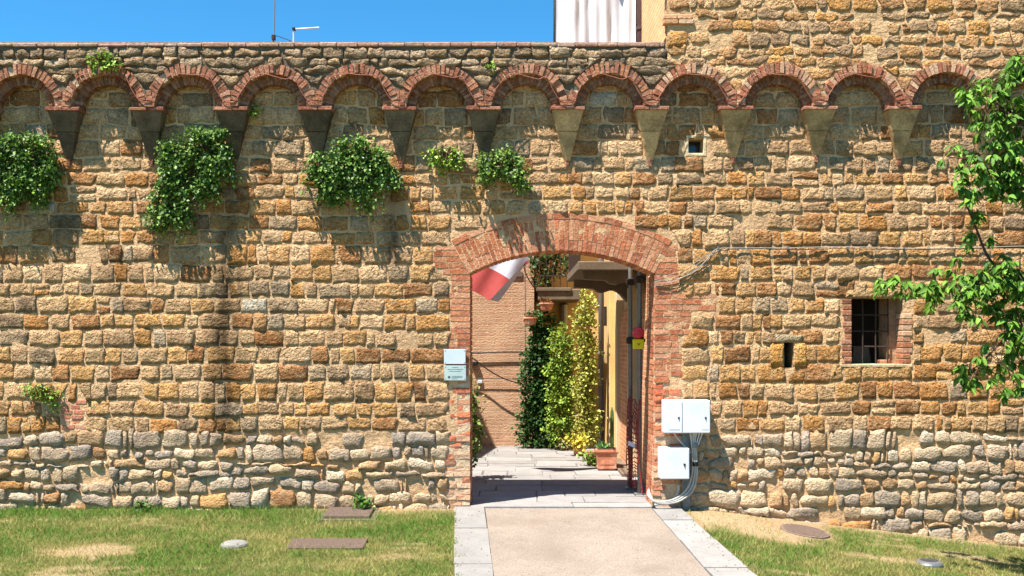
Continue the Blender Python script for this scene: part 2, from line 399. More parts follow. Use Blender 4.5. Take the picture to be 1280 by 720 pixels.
# ------------------------------------------------------------------ the stone wall
WALL = thing('town_wall', 'old town wall of tan squared stones with row of brick arches and brick gateway', 'wall', (-2, YW, 0))
TOWER = thing('stone_tower', 'tall ochre stone building right of the gate with barred window and brick side', 'building', (5, YW, -0.2))
XSPLIT = 836
def owner(px): return WALL if px < XSPLIT else TOWER
CX0, PITCH = 78.0, 105.3
NCORB = range(-3, 14)

def arch_y(x, R, cx=702.0, cy=560.0):
    d = R * R - (x - cx) ** 2
    return cy - math.sqrt(d) if d > 0 else 1e9
ljit = {}
def gate_left(y):
    if y < 301: return 702 - math.sqrt(max(0, 296 ** 2 - (560 - y) ** 2)) if y > 264.5 else None
    if y < 332: return 543
    if y < 346: return 552
    return 562 + 6 * float(vn(y / 8.0, 3.3, 2)) - (3 if y > 560 else 0)
def gate_right(y):
    if y < 304: return 702 + math.sqrt(max(0, 296 ** 2 - (560 - y) ** 2)) if y > 264.5 else None
    if y < 366: return 847
    if y < 388: return 897
    if y < 420: return 864
    return 852 + 5 * float(vn(y / 16.0, 7.3, 2)) - (4 if y > 520 else 0)
RECTS = [(1050, 368, 1141, 458), (979, 429, 993, 459), (850, 167, 890, 198), (76, 500, 108, 536)]
def exclusions(y):
    ex = []
    l, r_ = gate_left(y), gate_right(y)
    if l is not None: ex.append((l, r_))
    for (a, b, c, d) in RECTS:
        if b < y < d: ex.append((a, c))
    return ex

# stains with their own shape: run-off below the shrubs
def stain(px, py):
    px = np.asarray(px, float); py = np.asarray(py, float)
    s = np.ones_like(px)
    wob = 7 * vn(py / 26.0, px * 0 + 1.5, 3)
    for (x0, w, y0, y1, a) in [(288, 13, 200, 390, 0.9), (283, 20, 320, 580, 0.7), (492, 12, 205, 355, 0.86), (80, 16, 235, 350, 0.55), (345, 20, 330, 470, 0.2), (150, 18, 300, 480, 0.2), (485, 16, 415, 465, 0.3), (652, 12, 225, 270, 0.4), (50, 22, 255, 330, 0.3), (412, 10, 225, 262, 0.3), (20, 20, 200, 320, 0.3), (250, 40, 240, 300, 0.25), (1076, 24, 458, 640, 0.12)]:
        env = smooth01((py - y0) / 25) * smooth01((y1 - py) / 60)
        s = s * (1 - min(a * 1.12, 0.93) * env * np.exp(-((px - x0 - wob) / w) ** 2) * np.clip(0.72 + 0.5 * vn(px / 6.0, py / 70.0, 6) + 0.2 * vn(px / 9, py / 14, 7), 0, 1))
    return s

UV_U = np.array([-1, -0.955, -0.65, -0.3, 0.03, 0.35, 0.68, 0.955, 1.0])
UV_V = np.array([-1, -0.945, -0.5, -0.05, 0.45, 0.945, 1.0])
def grid_faces(nu, nv):
    return [(j * nu + i, j * nu + i + 1, (j + 1) * nu + i + 1, (j + 1) * nu + i) for j in range(nv - 1) for i in range(nu - 1)]
SF = grid_faces(len(UV_U), len(UV_V))
_nu, _nv = len(UV_U), len(UV_V)
SMB = np.array([0 < i < _nu - 2 and 0 < j < _nv - 2 for j in range(_nv - 1) for i in range(_nu - 1)])
SEED = [0]
def stone(quad, Y, proud, rough, rnd, sink=0.012, edge=0.0):
    """quad: 4 px corners tl,tr,br,bl on plane Y; returns world verts of a rounded rough stone face"""
    SEED[0] += 1; sd = SEED[0]
    U, V = np.meshgrid(UV_U, UV_V)
    ur = U * np.sqrt(1 - rnd * V * V * 0.5); vr = V * np.sqrt(1 - rnd * U * U * 0.5)
    q = np.array(quad, float)
    a = (1 - ur) / 2; b = 1 - a; c = (1 - vr) / 2; d = 1 - c
    X = a * c * q[0, 0] + b * c * q[1, 0] + b * d * q[2, 0] + a * d * q[3, 0]
    Z = a * c * q[0, 1] + b * c * q[1, 1] + b * d * q[2, 1] + a * d * q[3, 1]
    # wobble of the outline
    X = X + edge * vn(X / 7.0, Z / 7.0, sd); Z = Z + edge * vn(X / 7.0 + 9, Z / 7.0, sd + 5)
    border = (np.abs(U) > 0.99) | (np.abs(V) > 0.99)
    ring = ((np.abs(U) > 0.9) | (np.abs(V) > 0.85)) & ~border
    n = fbm(X / 11.0, Z / 11.0, sd, 3) + 0.55 * vn(X / 3.6, Z / 3.6, sd + 3)
    bulge = (1 - U ** 2) * (1 - V ** 2)
    tx, tz = random.uniform(-1, 1), random.uniform(-1, 1)
    h = proud * (0.72 + 0.35 * bulge) + rough * n + rough * 0.45 * (tx * U + tz * V)
    h = np.maximum(h, 0.006 - 0.004 * np.abs(n))
    h = np.where(ring, h * (0.97 - 0.45 * rnd), h)
    h = np.where(border, -sink, h)
    s = Y / F
    return np.stack([(X - 640) * s, Y - h, EYE + (HY - Z) * s], -1).reshape(-1, 3), X.ravel(), Z.ravel()

OCHRE = [(188, 142, 88), (182, 132, 78), (196, 150, 96), (174, 122, 70), (190, 144, 94)]
TAN = [(194, 156, 112), (188, 150, 108), (200, 164, 122), (182, 146, 104), (176, 140, 102)]
GREY = [(164, 138, 106), (152, 128, 98), (172, 148, 118), (144, 118, 90)]
BROWN = [(160, 112, 70), (150, 106, 68), (168, 120, 76)]
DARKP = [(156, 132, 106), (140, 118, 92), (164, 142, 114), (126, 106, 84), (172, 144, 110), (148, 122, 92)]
COBB = [(180, 150, 114), (168, 142, 112), (188, 160, 124), (158, 138, 116), (172, 134, 94), (150, 132, 110), (182, 154, 120), (192, 168, 136)]
WARMR = [(192, 150, 104), (184, 138, 90), (198, 158, 114), (172, 128, 86), (190, 138, 80), (164, 132, 98)]
def pick(groups):
    r = random.random(); t = 0
    for p, g in groups:
        t += p
        if r <= t: break
    c = random.choice(g); k = random.uniform(0.82, 1.12)
    return np.array(lin(*c)) * k * np.array([1.17, 1.14, 1.15])

STONES = {('W', 'stone_block'): [], ('T', 'stone_block'): [], ('W', 'rubble_stone'): [], ('T', 'rubble_stone'): [], ('W', 'parapet_stone'): [], ('T', 'parapet_stone'): []}
def put(kind, quad, Y, col, **kw):
    cx = sum(p[0] for p in quad) / 4; cy = sum(p[1] for p in quad) / 4
    v, X, Z = stone(quad, Y, **kw)
    c = np.hstack([np.tile(col, (len(v), 1)), stain(X, Z)[:, None] if Y == YW else np.ones((len(v), 1))])
    w = abs(quad[1][0] - quad[0][0] + quad[2][0] - quad[3][0]) / 2; h = abs(quad[3][1] - quad[0][1] + quad[2][1] - quad[1][1]) / 2
    inview = 0 < cx < 1280 and -5 < cy < 690
    STONES[('W' if cx < XSPLIT else 'T', kind)].append((w * h if inview else 0, v, c))

def lay(bounds, x0, x1, ex_fn, wmin, wmax, gap, fn, amp, seed, minw=7):
    """lay courses between boundary rows; fn(quad, course) places one stone"""
    for k in range(len(bounds) - 1):
        bt = lambda x: bounds[k] + amp * float(vn(x / 85.0, k * 1.7, seed))
        bb = lambda x: bounds[k + 1] + amp * float(vn(x / 85.0, (k + 1) * 1.7, seed))
        ym = (bounds[k] + bounds[k + 1]) / 2
        ex = sorted(ex_fn(ym)); cur = x0; spans = []
        for (a, b) in ex:
            if a > cur: spans.append((cur, a))
            cur = max(cur, b)
        if cur < x1: spans.append((cur, x1))
        for (a, b) in spans:
            x = a + (random.uniform(-20, 0) if a == x0 else 0)
            while x < b - minw:
                h = bounds[k + 1] - bounds[k]
                w = random.uniform(wmin, wmax)
                if random.random() < 0.2: w = random.uniform(wmin * 0.5, wmin)
                if b - (x + w) < wmin * 0.7: w = b - x
                xa, xb = x, x + w
                # slanted ends where the course meets the arch
                def endx(xe, yy, side):
                    for (p, q_) in ex_fn(yy):
                        if side == 1 and p - 14 < xe < p + 18: return p
                        if side == 0 and q_ - 18 < xe < q_ + 14: return q_
                    return xe
                j = lambda s=1.6: random.uniform(-s, s)
                yt0, yt1, yb0, yb1 = bt(xa), bt(xb), bb(xa), bb(xb)
                tl = [endx(xa, yt0, 0) + gap / 2 + j(), yt0 + gap / 2 + j(1)]
                tr = [endx(xb, yt1, 1) - gap / 2 + j(), yt1 + gap / 2 + j(1)]
                br = [endx(xb, yb1, 1) - gap / 2 + j(), yb1 - gap / 2 + j(1)]
                bl = [endx(xa, yb0, 0) + gap / 2 + j(), yb0 - gap / 2 + j(1)]
                if tr[0] - tl[0] > 3 or br[0] - bl[0] > 3:
                    if tr[0] < tl[0] + 2: tr[0] = tl[0] + 2
                    if br[0] < bl[0] + 2: br[0] = bl[0] + 2
                    fn([tl, tr, br, bl], k, ym)
                x += w
def rows(y0, y1, lo, hi):
    r = [y0]
    while r[-1] < y1 - lo * 0.6: r.append(r[-1] + random.uniform(lo, hi))
    s = (y1 - y0) / (r[-1] - y0)
    return [y0 + (q - y0) * s for q in r]

def f_block(q, k, y):
    cx = (q[0][0] + q[1][0]) / 2
    left = cx < 700
    if y < 215: g = [(0.1, OCHRE), (0.62, TAN), (0.2, GREY), (0.08, BROWN)]
    elif left: g = [(0.30, OCHRE), (0.46, TAN), (0.14, GREY), (0.10, BROWN)]
    else: g = [(0.46, OCHRE), (0.34, TAN), (0.06, GREY), (0.14, BROWN)]
    c = pick(g)
    if random.random() < 0.006: c = np.array(lin(200, 184, 160))
    r = random.random()
    if q[2][1] - q[1][1] > 14 and r < 0.02:                     # a course split in two thin stones
        m0 = (q[0][1] + q[3][1]) / 2; m1 = (q[1][1] + q[2][1]) / 2
        put('stone_block', [q[0], q[1], [q[2][0], m1 - 1], [q[3][0], m0 - 1]], YW, c, proud=0.010, rough=0.006, rnd=0.2, edge=1.2)
        put('stone_block', [[q[0][0], m0 + 1], [q[1][0], m1 + 1], q[2], q[3]], YW, pick(g), proud=0.010, rough=0.006, rnd=0.2, edge=1.2)
    elif r < 0.99:
        weather = random.random() < 0.12
        put('stone_block', q, YW, c * (0.82 if weather else 1), proud=random.uniform(0.004, 0.012), rough=0.022 if weather else 0.012, rnd=random.uniform(0.0, 0.14), edge=1.6)
def f_rubble(q, k, y):
    c = pick([(0.94, COBB), (0.04, OCHRE), (0.02, BROWN)]) * np.array([1.06, 1.09, 1.14])
    if y < 580: c = c * np.array([0.97, 1.0, 1.05])
    s = random.random()
    for p in q: p[1] += random.uniform(-1.5, 1.5)
    if s < 0.04:
        return
    if s < 0.2:
        m = 0.5
        xm0 = (q[0][0] + q[1][0]) / 2; xm1 = (q[2][0] + q[3][0]) / 2
        put('rubble_stone', [q[0], [xm0 - 1.5, q[0][1] + 2], [xm1 - 1.5, q[3][1]], q[3]], YW, c, proud=0.02, rough=0.012, rnd=0.6, edge=1.6, sink=0.02)
        put('rubble_stone', [[xm0 + 1.5, q[1][1]], q[1], q[2], [xm1 + 1.5, q[2][1] - 1]], YW, pick([(1, COBB)]), proud=0.02, rough=0.012, rnd=0.6, edge=1.6, sink=0.02)
        return
    put('rubble_stone', q, YW, c, proud=random.uniform(0.014, 0.034), rough=0.014, rnd=random.uniform(0.25, 0.6), edge=2.4, sink=0.02)
def arch_ex(y, RX=54.0, RY=55.5, cy=134.0):
    t = (cy - y) / RY
    if t >= 1: return []
    w = RX * math.sqrt(1 - max(t, 0) ** 2)
    return [(CX0 + PITCH * (i + 0.5) - w, CX0 + PITCH * (i + 0.5) + w) for i in NCORB]
def par_ex_left(y): return arch_ex(y) + [(834, 3000)]
def par_ex_right(y): return arch_ex(y) + [(-3000, 834)] + ([(828, 868)] if 14 < y < 36 else [])
def f_par(q, k, y):
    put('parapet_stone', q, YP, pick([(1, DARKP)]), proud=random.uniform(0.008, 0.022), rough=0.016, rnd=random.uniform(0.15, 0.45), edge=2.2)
def f_tow(q, k, y):
    if random.random() < 0.06: return
    for p in q: p[1] += random.uniform(-2.0, 2.0)
    put('parapet_stone', q, YP, pick([(1, WARMR)]), proud=random.uniform(0.002, 0.011), rough=0.013, rnd=random.uniform(0.2, 0.6), edge=2.8)

lay(rows(92, 541, 17.5, 23.5), -200, 1480, exclusions, 17, 40, 1.3, f_block, 3.0, 41)
lay(rows(541, 700, 12.5, 20), -200, 1480, exclusions, 13, 40, 1.0, f_rubble, 7.0, 42)
lay(rows(60, 134, 10.5, 15.5), -200, 834, par_ex_left, 16, 34, 1.2, f_par, 2.5, 43, minw=7)
lay(rows(-90, 134, 11, 19), 834, 1480, par_ex_right, 15, 36, 1.0, f_tow, 4.5, 44, minw=9)
SFn = np.array(SF)
for (w, kind), lst in STONES.items():
    root = WALL if w == 'W' else TOWER
    lst.sort(key=lambda t: -t[0])
    big = [t for t in lst[:298] if t[0] > 0]; rest = lst[len(big):]
    mat = M['cobble'] if kind == 'rubble_stone' else M['stone']
    for (a, v, c) in big:
        mesh_obj(kind, v, SF, mat, root, v.mean(0), c, True if kind == 'rubble_stone' else SMB)
    if rest:
        n = len(rest[0][1])
        mesh_obj(kind.replace('_stone', '').replace('_block', '') + '_stone_infill', np.vstack([t[1] for t in rest]), np.vstack([SFn + i * n for i in range(len(rest))]), mat, root,
                 rest[0][1].mean(0), np.vstack([t[2] for t in rest]), True if kind == 'rubble_stone' else np.tile(SMB, len(rest)), kind='stuff')

# mortar bed: a rough sheet between the stones
def mortar_sheet(name, root, x0, x1, y0, y1, Y, skip, step, depth, base, rough):
    xs = np.arange(x0, x1 + 0.1, step); yy = np.arange(y0, y1 + 0.1, step)
    XX, YY = np.meshgrid(xs, yy)
    low = smooth01((YY - 535) / 14) if Y == YW else 0
    d = depth + rough * fbm(XX / 9, YY / 9, 61, 3) + low * (0.010 + 0.012 * fbm(XX / 14, YY / 12, 63, 3))
    s = Y / F
    V = np.stack([(XX - 640) * s, Y + d, EYE + (HY - YY) * s], -1).reshape(-1, 3)
    c = np.array(base)[None, :] * (1 + 0.16 * fbm(XX / 60, YY / 60, 65, 2).ravel()[:, None])
    if Y == YW: c = np.hstack([c, stain(XX, YY).ravel()[:, None]])
    nx, ny = len(xs), len(yy)
    I = np.arange(nx * ny).reshape(ny, nx)
    Fc = np.stack([I[1:, :-1], I[1:, 1:], I[:-1, 1:], I[:-1, :-1]], -1).reshape(-1, 4)
    CX = (XX[:-1, :-1] + step / 2).ravel(); CY = (YY[:-1, :-1] + step / 2).ravel()
    Fc = Fc[~skip(CX, CY)]
    used = np.unique(Fc); remap = -np.ones(len(V), int); remap[used] = np.arange(len(used))
    mesh_obj(name, V[used], remap[Fc], M['mortar'], root, (V[used][:, 0].mean(), Y, V[used][:, 2].min()), c[used], True)
def skip_main(x, y):
    ay = 560 - np.sqrt(np.clip(262 ** 2 - (x - 702) ** 2, 0, None))
    s = (x > 576) & (x < 830) & (y > ay) | (x > 572) & (x < 834) & (y > 346)
    for (a, b, c, d) in [(1064, 372, 1128, 456), (980, 428, 992, 460), (860, 172, 880, 192)]: s |= (x > a) & (x < c) & (y > b) & (y < d)
    return s
MORT = lin(206, 166, 124)
mortar_sheet('mortar_bed', WALL, -200, 836, 84, 704, YW, skip_main, 4, -0.0015, MORT, 0.006)
mortar_sheet('mortar_bed', TOWER, 836, 1480, 84, 704, YW, skip_main, 4, -0.0015, MORT, 0.006)
def skip_par(x, y):
    u = ((x - CX0) / PITCH) % 1.0
    dx = (u - 0.5) * PITCH
    return (y > 134 - 50 * np.sqrt(np.clip(1 - (dx / 50.0) ** 2, 0, None))) & (np.abs(dx) < 50)
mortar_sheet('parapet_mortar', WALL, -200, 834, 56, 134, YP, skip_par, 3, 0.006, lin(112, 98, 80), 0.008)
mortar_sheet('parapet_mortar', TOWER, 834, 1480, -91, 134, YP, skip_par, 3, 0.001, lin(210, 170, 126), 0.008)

# solid masonry behind the faces
def holed(mb, x0, x1, y0, y1, Ya, Yb, holes, c):
    xs = sorted({x0, x1} | {h[0] for h in holes} | {h[2] for h in holes}); yy = sorted({y0, y1} | {h[1] for h in holes} | {h[3] for h in holes})
    for i in range(len(xs) - 1):
        for j in range(len(yy) - 1):
            cx, cy = (xs[i] + xs[i + 1]) / 2, (yy[j] + yy[j + 1]) / 2
            if any(h[0] < cx < h[2] and h[1] < cy < h[3] for h in holes): continue
            mb.box((WX(xs[i]), Ya, WZ(yy[j + 1])), (WX(xs[i + 1]), Yb, WZ(yy[j])), c)
cm = lin(170, 140, 104)
mb = MB()
mb.box((WX(-205), YW + 0.03, -0.9), (WX(574), YW + WT, WZ(57)), cm)
mb.box((WX(574), YW + 0.03, WZ(291)), (WX(834), YW + WT, WZ(57)), cm)
mb.box((WX(-205), YP + 0.03, WZ(80)), (WX(825), YW + 0.03, WZ(57.5)), cm)
mb.build('wall_core', M['mortar'], WALL, (WX(200), YW + 0.3, -0.9), usecol=True)
mb = MB()
holed(mb, 834, 1485, 57, 780, YW + 0.03, YW + WT, [(1064, 372, 1128, 456), (980, 428, 992, 460), (860, 172, 880, 192)], cm)
mb.box((WX(831), YP + 0.03, WZ(57)), (WX(1485), YW + WT, 9.2), cm)
mb.box((WX(831), YP + 0.03, WZ(80)), (WX(1485), YW + 0.03, WZ(57)), cm)
mb.build('wall_core', M['mortar'], TOWER, (WX(1100), YW + 0.3, -1), usecol=True)
# the tower's flank along the street, brick
MB().box((1.60, YW + WT, -0.2), (8.5, 12.6, 9.2)).build('side_wall', M['side_brick'], TOWER)
MB().box((1.575, YP + 0.06, WZ(52)), (1.60, 12.62, 9.19)).build('side_facing', M['tan_brick'], TOWER)
for i, (yy, dx) in enumerate([(18, 0), (24, 2), (30, -1)]):      # projecting brick courses at the tower's corner
    a = P(829, yy + 6, YP - 0.03); b = P(866 + dx, yy, YP - 0.03)
    if i == 2: continue
    for k in range(2):
        xa = a.x + (b.x - a.x) * k / 2 + 0.004; xb = a.x + (b.x - a.x) * (k + 1) / 2 - 0.004
        MB().bbox((xa, YP - 0.03, a.z + 0.004), (xb, YP + 0.06, b.z), 0.006, lin(*random.choice([(206, 156, 116), (190, 140, 100), (204, 166, 134)]))).build('corner_brick', M['brick'], TOWER, usecol=True)

# coping bricks along the parapet top
x = -200
while x < 830:
    w = random.uniform(16, 36); x2 = min(x + w, 831)
    a = P(x + 0.4, 58.6 + random.uniform(-0.5, 0.5), YP); b = P(x2 - 0.4, 55.6 + random.uniform(-1.0, 0.8) - (x + 200) / 1030 * 2.5, YP)
    MB().bbox((a.x, YP - 0.02, a.z), (b.x, YW + WT + 0.02, b.z), 0.008, tuple(np.array(lin(*random.choice([(168, 132, 116), (156, 120, 104), (172, 142, 124), (150, 126, 110)]))))).build('coping_brick', M['brick'], WALL, usecol=True)
    x = x2

# ------------------------------------------------------------------ brick arches on corbels
BRK = [(162, 106, 80), (152, 96, 70), (172, 120, 92), (140, 90, 68), (176, 128, 100), (132, 84, 62), (168, 108, 76)]
BRKP = [(198, 154, 122), (188, 136, 104), (174, 108, 80), (202, 164, 132), (164, 98, 72)]
def bcol(pal=BRK, k=1.0):
    return tuple(np.array(lin(*random.choice(pal))) * random.uniform(0.85, 1.12) * k)
def ell(cx, cy, rx, ry, t, Y): return P(cx - rx * math.cos(t), cy - ry * math.sin(t), Y)
def ring(cx, cy, r0, r1, t0, t1, Y0, Y1, jit, mb, col):
    j = lambda: random.uniform(-jit, jit)
    s = YP / F
    def pt(r, t, Y):                         # same world x,z on both planes
        q = ell(cx + j(), cy + j(), r[0], r[1], t, YP); return (q.x, Y, q.z)
    f0 = [pt(r0, t0, Y0), pt(r0, t1, Y0), pt(r1, t1, Y0), pt(r1, t0, Y0)]
    f1 = [(a, Y1, c) for a, b, c in f0]
    mb.hexa(f0, f1, col)
for i in NCORB:
    acx, acy = CX0 + PITCH * (i + 0.5), 134.0 - 2.0 * max(0, min(1, acx / 1280.0)) if i > -3 else 134.0
    acx = CX0 + PITCH * (i + 0.5)
    if i == list(NCORB)[-1]: break
    root = owner(acx)
    mb = MB(); n = 24; acx += random.uniform(-1.2, 1.2); acy += random.uniform(-1.2, 0.8); gx_, gy_ = random.uniform(-1.0, 0.8), random.uniform(-1.6, 1.2)
    for k in range(n):
        ring(acx, acy, (43.4, 41.6), (52.2, 53.2), math.pi * k / n, math.pi * (k + 1) / n, YP + 0.004, YW + 0.01, 0, mb, lin(196, 168, 138))
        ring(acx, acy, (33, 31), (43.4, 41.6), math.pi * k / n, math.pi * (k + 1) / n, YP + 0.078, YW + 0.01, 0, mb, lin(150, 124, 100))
    arch = mb.build('corbel_arch', M['mortar'], root, (P(acx, acy, YP).x, YP, P(acx, acy, YP).z), usecol=True)
    right = acx > 860
    n = random.choice([23, 24, 25, 26])
    for k in range(n):
        if random.random() < 0.045: continue
        t0 = math.pi * (k + 0.10) / n; t1 = math.pi * (k + 0.88) / n
        b = MB(); ro = random.uniform(-1.2, 1.0); pr = random.uniform(-0.012, 0.008)
        ring(acx, acy, (42.8 + random.uniform(-0.5, 0.8), 41 + random.uniform(-0.6, 0.8)), (53 + ro * 0.6 + gx_, 54 + ro * 1.3 + gy_), t0 + random.uniform(-0.008, 0.012), t1 + random.uniform(-0.012, 0.008), YP - 0.014 + pr, YW, 0.35, b, bcol(BRKP if right and random.random() < 0.6 else BRK))
        b.build('voussoir_brick', M['brick'], arch, usecol=True)
    b = MB(); n = 24
    for k in range(n):
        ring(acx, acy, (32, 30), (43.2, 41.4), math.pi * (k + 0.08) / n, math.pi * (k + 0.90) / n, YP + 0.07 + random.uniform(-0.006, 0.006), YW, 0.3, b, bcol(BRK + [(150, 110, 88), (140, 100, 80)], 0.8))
    b.build('inner_ring', M['brick'], arch, usecol=True, kind='stuff')
for i in NCORB:
    cx = CX0 + PITCH * i; root = owner(cx)
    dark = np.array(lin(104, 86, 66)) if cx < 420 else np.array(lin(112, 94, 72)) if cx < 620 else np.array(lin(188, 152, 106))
    cy = 134 - 2.0 * max(0, min(1, cx / 1280.0)); wj = random.uniform(-1.5, 1.5); tj = random.uniform(-5, 5)
    def row(w, y, Y):
        a = P(cx, y, YP); h = w / 2 * YP / F
        return (a.x - h, a.x + h, a.z, Y)
    def frust(r0, r1, col):
        (a0, b0, z0, Y0), (a1, b1, z1, Y1) = r0, r1
        # rows of a worn stone: left side, front, right side; chipped arrises
        nr, sd = 6, random.randrange(999); vv = []
        W0 = b0 - a0
        for j in range(nr):
            t = j / (nr - 1); a, b, z, Yf = a0 + (a1 - a0) * t, b0 + (b1 - b0) * t, z0 + (z1 - z0) * t, Y0 + (Y1 - Y0) * t
            ca, cb_ = [max(0.002, 0.004 + 0.006 * float(vn(j * 0.9, q, sd)) + (0.012 if random.random() < 0.1 else 0)) for q in (0.5, 7.5)]
            w = b - a; ca = min(ca, w * 0.2); cb_ = min(cb_, w * 0.2)
            pts_ = [(a, YW + 0.02), (a, Yf + ca), (a + ca, Yf)] + [(a + w * u_, Yf) for u_ in (0.3, 0.5, 0.7)] + [(b - cb_, Yf), (b, Yf + cb_), (b, YW + 0.02)]
            for q, (x_, y_) in enumerate(pts_):
                e_ = 0.0035 * float(vn(q * 0.8, j * 0.9, sd + 3)) if 0 < q < 8 else 0
                vv.append((x_, min(y_ + e_, YW + 0.02), z))
        k_ = 9; ff = [(j * k_ + i, (j + 1) * k_ + i, (j + 1) * k_ + i + 1, j * k_ + i + 1) for j in range(nr - 1) for i in range(k_ - 1)]
        ff += [tuple(range(k_)), tuple(range((nr - 1) * k_, nr * k_))[::-1]]
        m = MB(); m.add(vv, ff, tuple(col * random.uniform(0.88, 1.12)))
        return m
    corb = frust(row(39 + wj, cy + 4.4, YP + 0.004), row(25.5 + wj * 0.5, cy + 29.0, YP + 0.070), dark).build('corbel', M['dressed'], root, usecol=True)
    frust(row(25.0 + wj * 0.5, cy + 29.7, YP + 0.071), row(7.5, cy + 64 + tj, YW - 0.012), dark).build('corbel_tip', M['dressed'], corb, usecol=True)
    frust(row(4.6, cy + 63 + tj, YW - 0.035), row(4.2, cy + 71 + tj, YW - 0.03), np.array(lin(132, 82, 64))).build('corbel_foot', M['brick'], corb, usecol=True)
    e = 21.5
    for (u0, u1) in ((-e, random.uniform(-5, 5)), (None, e)):
        if u0 is None: u0 = last + 0.5
        last = u1
        a = P(cx + u0, cy + 4.4, YP); b = P(cx + u1, cy, YP); d = random.uniform(0, 0.01)
        MB().bbox((a.x, YP - 0.020 + d, a.z), (b.x, YW + 0.01, b.z + random.uniform(-0.006, 0.004)), 0.005, bcol([(158, 100, 78), (146, 88, 68), (166, 116, 92)], 0.9)).build('cap_brick', M['brick'], corb, usecol=True)
    # springer bricks between two arches
    m = MB()
    for (yy, w) in ((2, 6), (8.5, 7), (15, 6)):
        for sx in (-1, 1):
            a = P(cx + (0.4 if sx > 0 else -w), cy - yy - 5.4, YP); b = P(cx + (w if sx > 0 else -0.4), cy - yy + 0.4, YP)
            if random.random() < 0.12: continue
            m.box((a.x, YP - random.uniform(0.004, 0.016), b.z), (b.x, YP + 0.05, a.z), bcol(BRKP if cx > 860 else BRK))
    m.build('springer', M['brick'], corb, usecol=True)

# ------------------------------------------------------------------ gateway: brick arch and jambs
GCX, GCY = 702.0, 560.0
RIN, RMID, ROUT = 247.0, 286.0, 293.5
AH = math.asin(116 / 247.0)
def gp(R, a, Y): return (WX(GCX + R * math.sin(a)), Y, WZ(GCY - R * math.cos(a)))
mb = MB(); n = 40
for k in range(n):
    a0 = -AH + 2 * AH * k / n; a1 = -AH + 2 * AH * (k + 1) / n
    f = [gp(RIN + 0.9, a0, YW + 0.003), gp(RIN + 0.9, a1, YW + 0.003), gp(ROUT - 0.3, a1, YW + 0.003), gp(ROUT - 0.3, a0, YW + 0.003)]
    mb.hexa(f, [(x, YW + WT - 0.01, z) for x, y, z in f], lin(222, 190, 156))
garch = mb.build('gate_arch', M['mortar'], WALL, (WX(GCX), YW, WZ(313)), usecol=True)
GB = [(186, 116, 80), (176, 104, 70), (192, 128, 92), (166, 94, 64), (196, 138, 102), (180, 110, 76)]
n = 43
for k in range(n):
    a0 = -AH + 2 * AH * (k + 0.09) / n; a1 = -AH + 2 * AH * (k + 0.91) / n
    cuts = [0, 0.34, 1] if k % 2 else [0, 0.66, 1]
    if random.random() < 0.3: cuts = [0, 0.33, 0.67, 1]
    for q in range(len(cuts) - 1):
        r0 = RIN + (RMID - RIN) * cuts[q] + (0.4 if q else 0); r1 = RIN + (RMID - RIN) * cuts[q + 1] - 0.5
        j = lambda: random.uniform(-0.25, 0.25)
        Yf = YW - 0.004 + random.uniform(-0.003, 0.002)
        f = [gp(r0 + j(), a0, Yf), gp(r0 + j(), a1, Yf), gp(r1 + j(), a1, Yf), gp(r1 + j(), a0, Yf)]
        back = YW + WT if q == 0 else YW + 0.10
        MB().hexa(f, [(x, back, z) for x, y, z in f], bcol(GB)).build('brick', M['brick'], garch, usecol=True)
n = 13
for k in range(n):
    a0 = -AH + 2 * AH * (k + 0.03) / n; a1 = -AH + 2 * AH * (k + 0.97) / n
    am = (a0 + a1) / 2
    f = [gp(RMID + 0.6, a0, YW - 0.008), gp(RMID + 0.6, a1, YW - 0.008), gp(ROUT, a1, YW - 0.008), gp(ROUT, a0, YW - 0.008)]
    MB().hexa(f, [(x, YW + 0.1, z) for x, y, z in f], bcol(GB)).build('brick', M['brick'], garch, usecol=True)

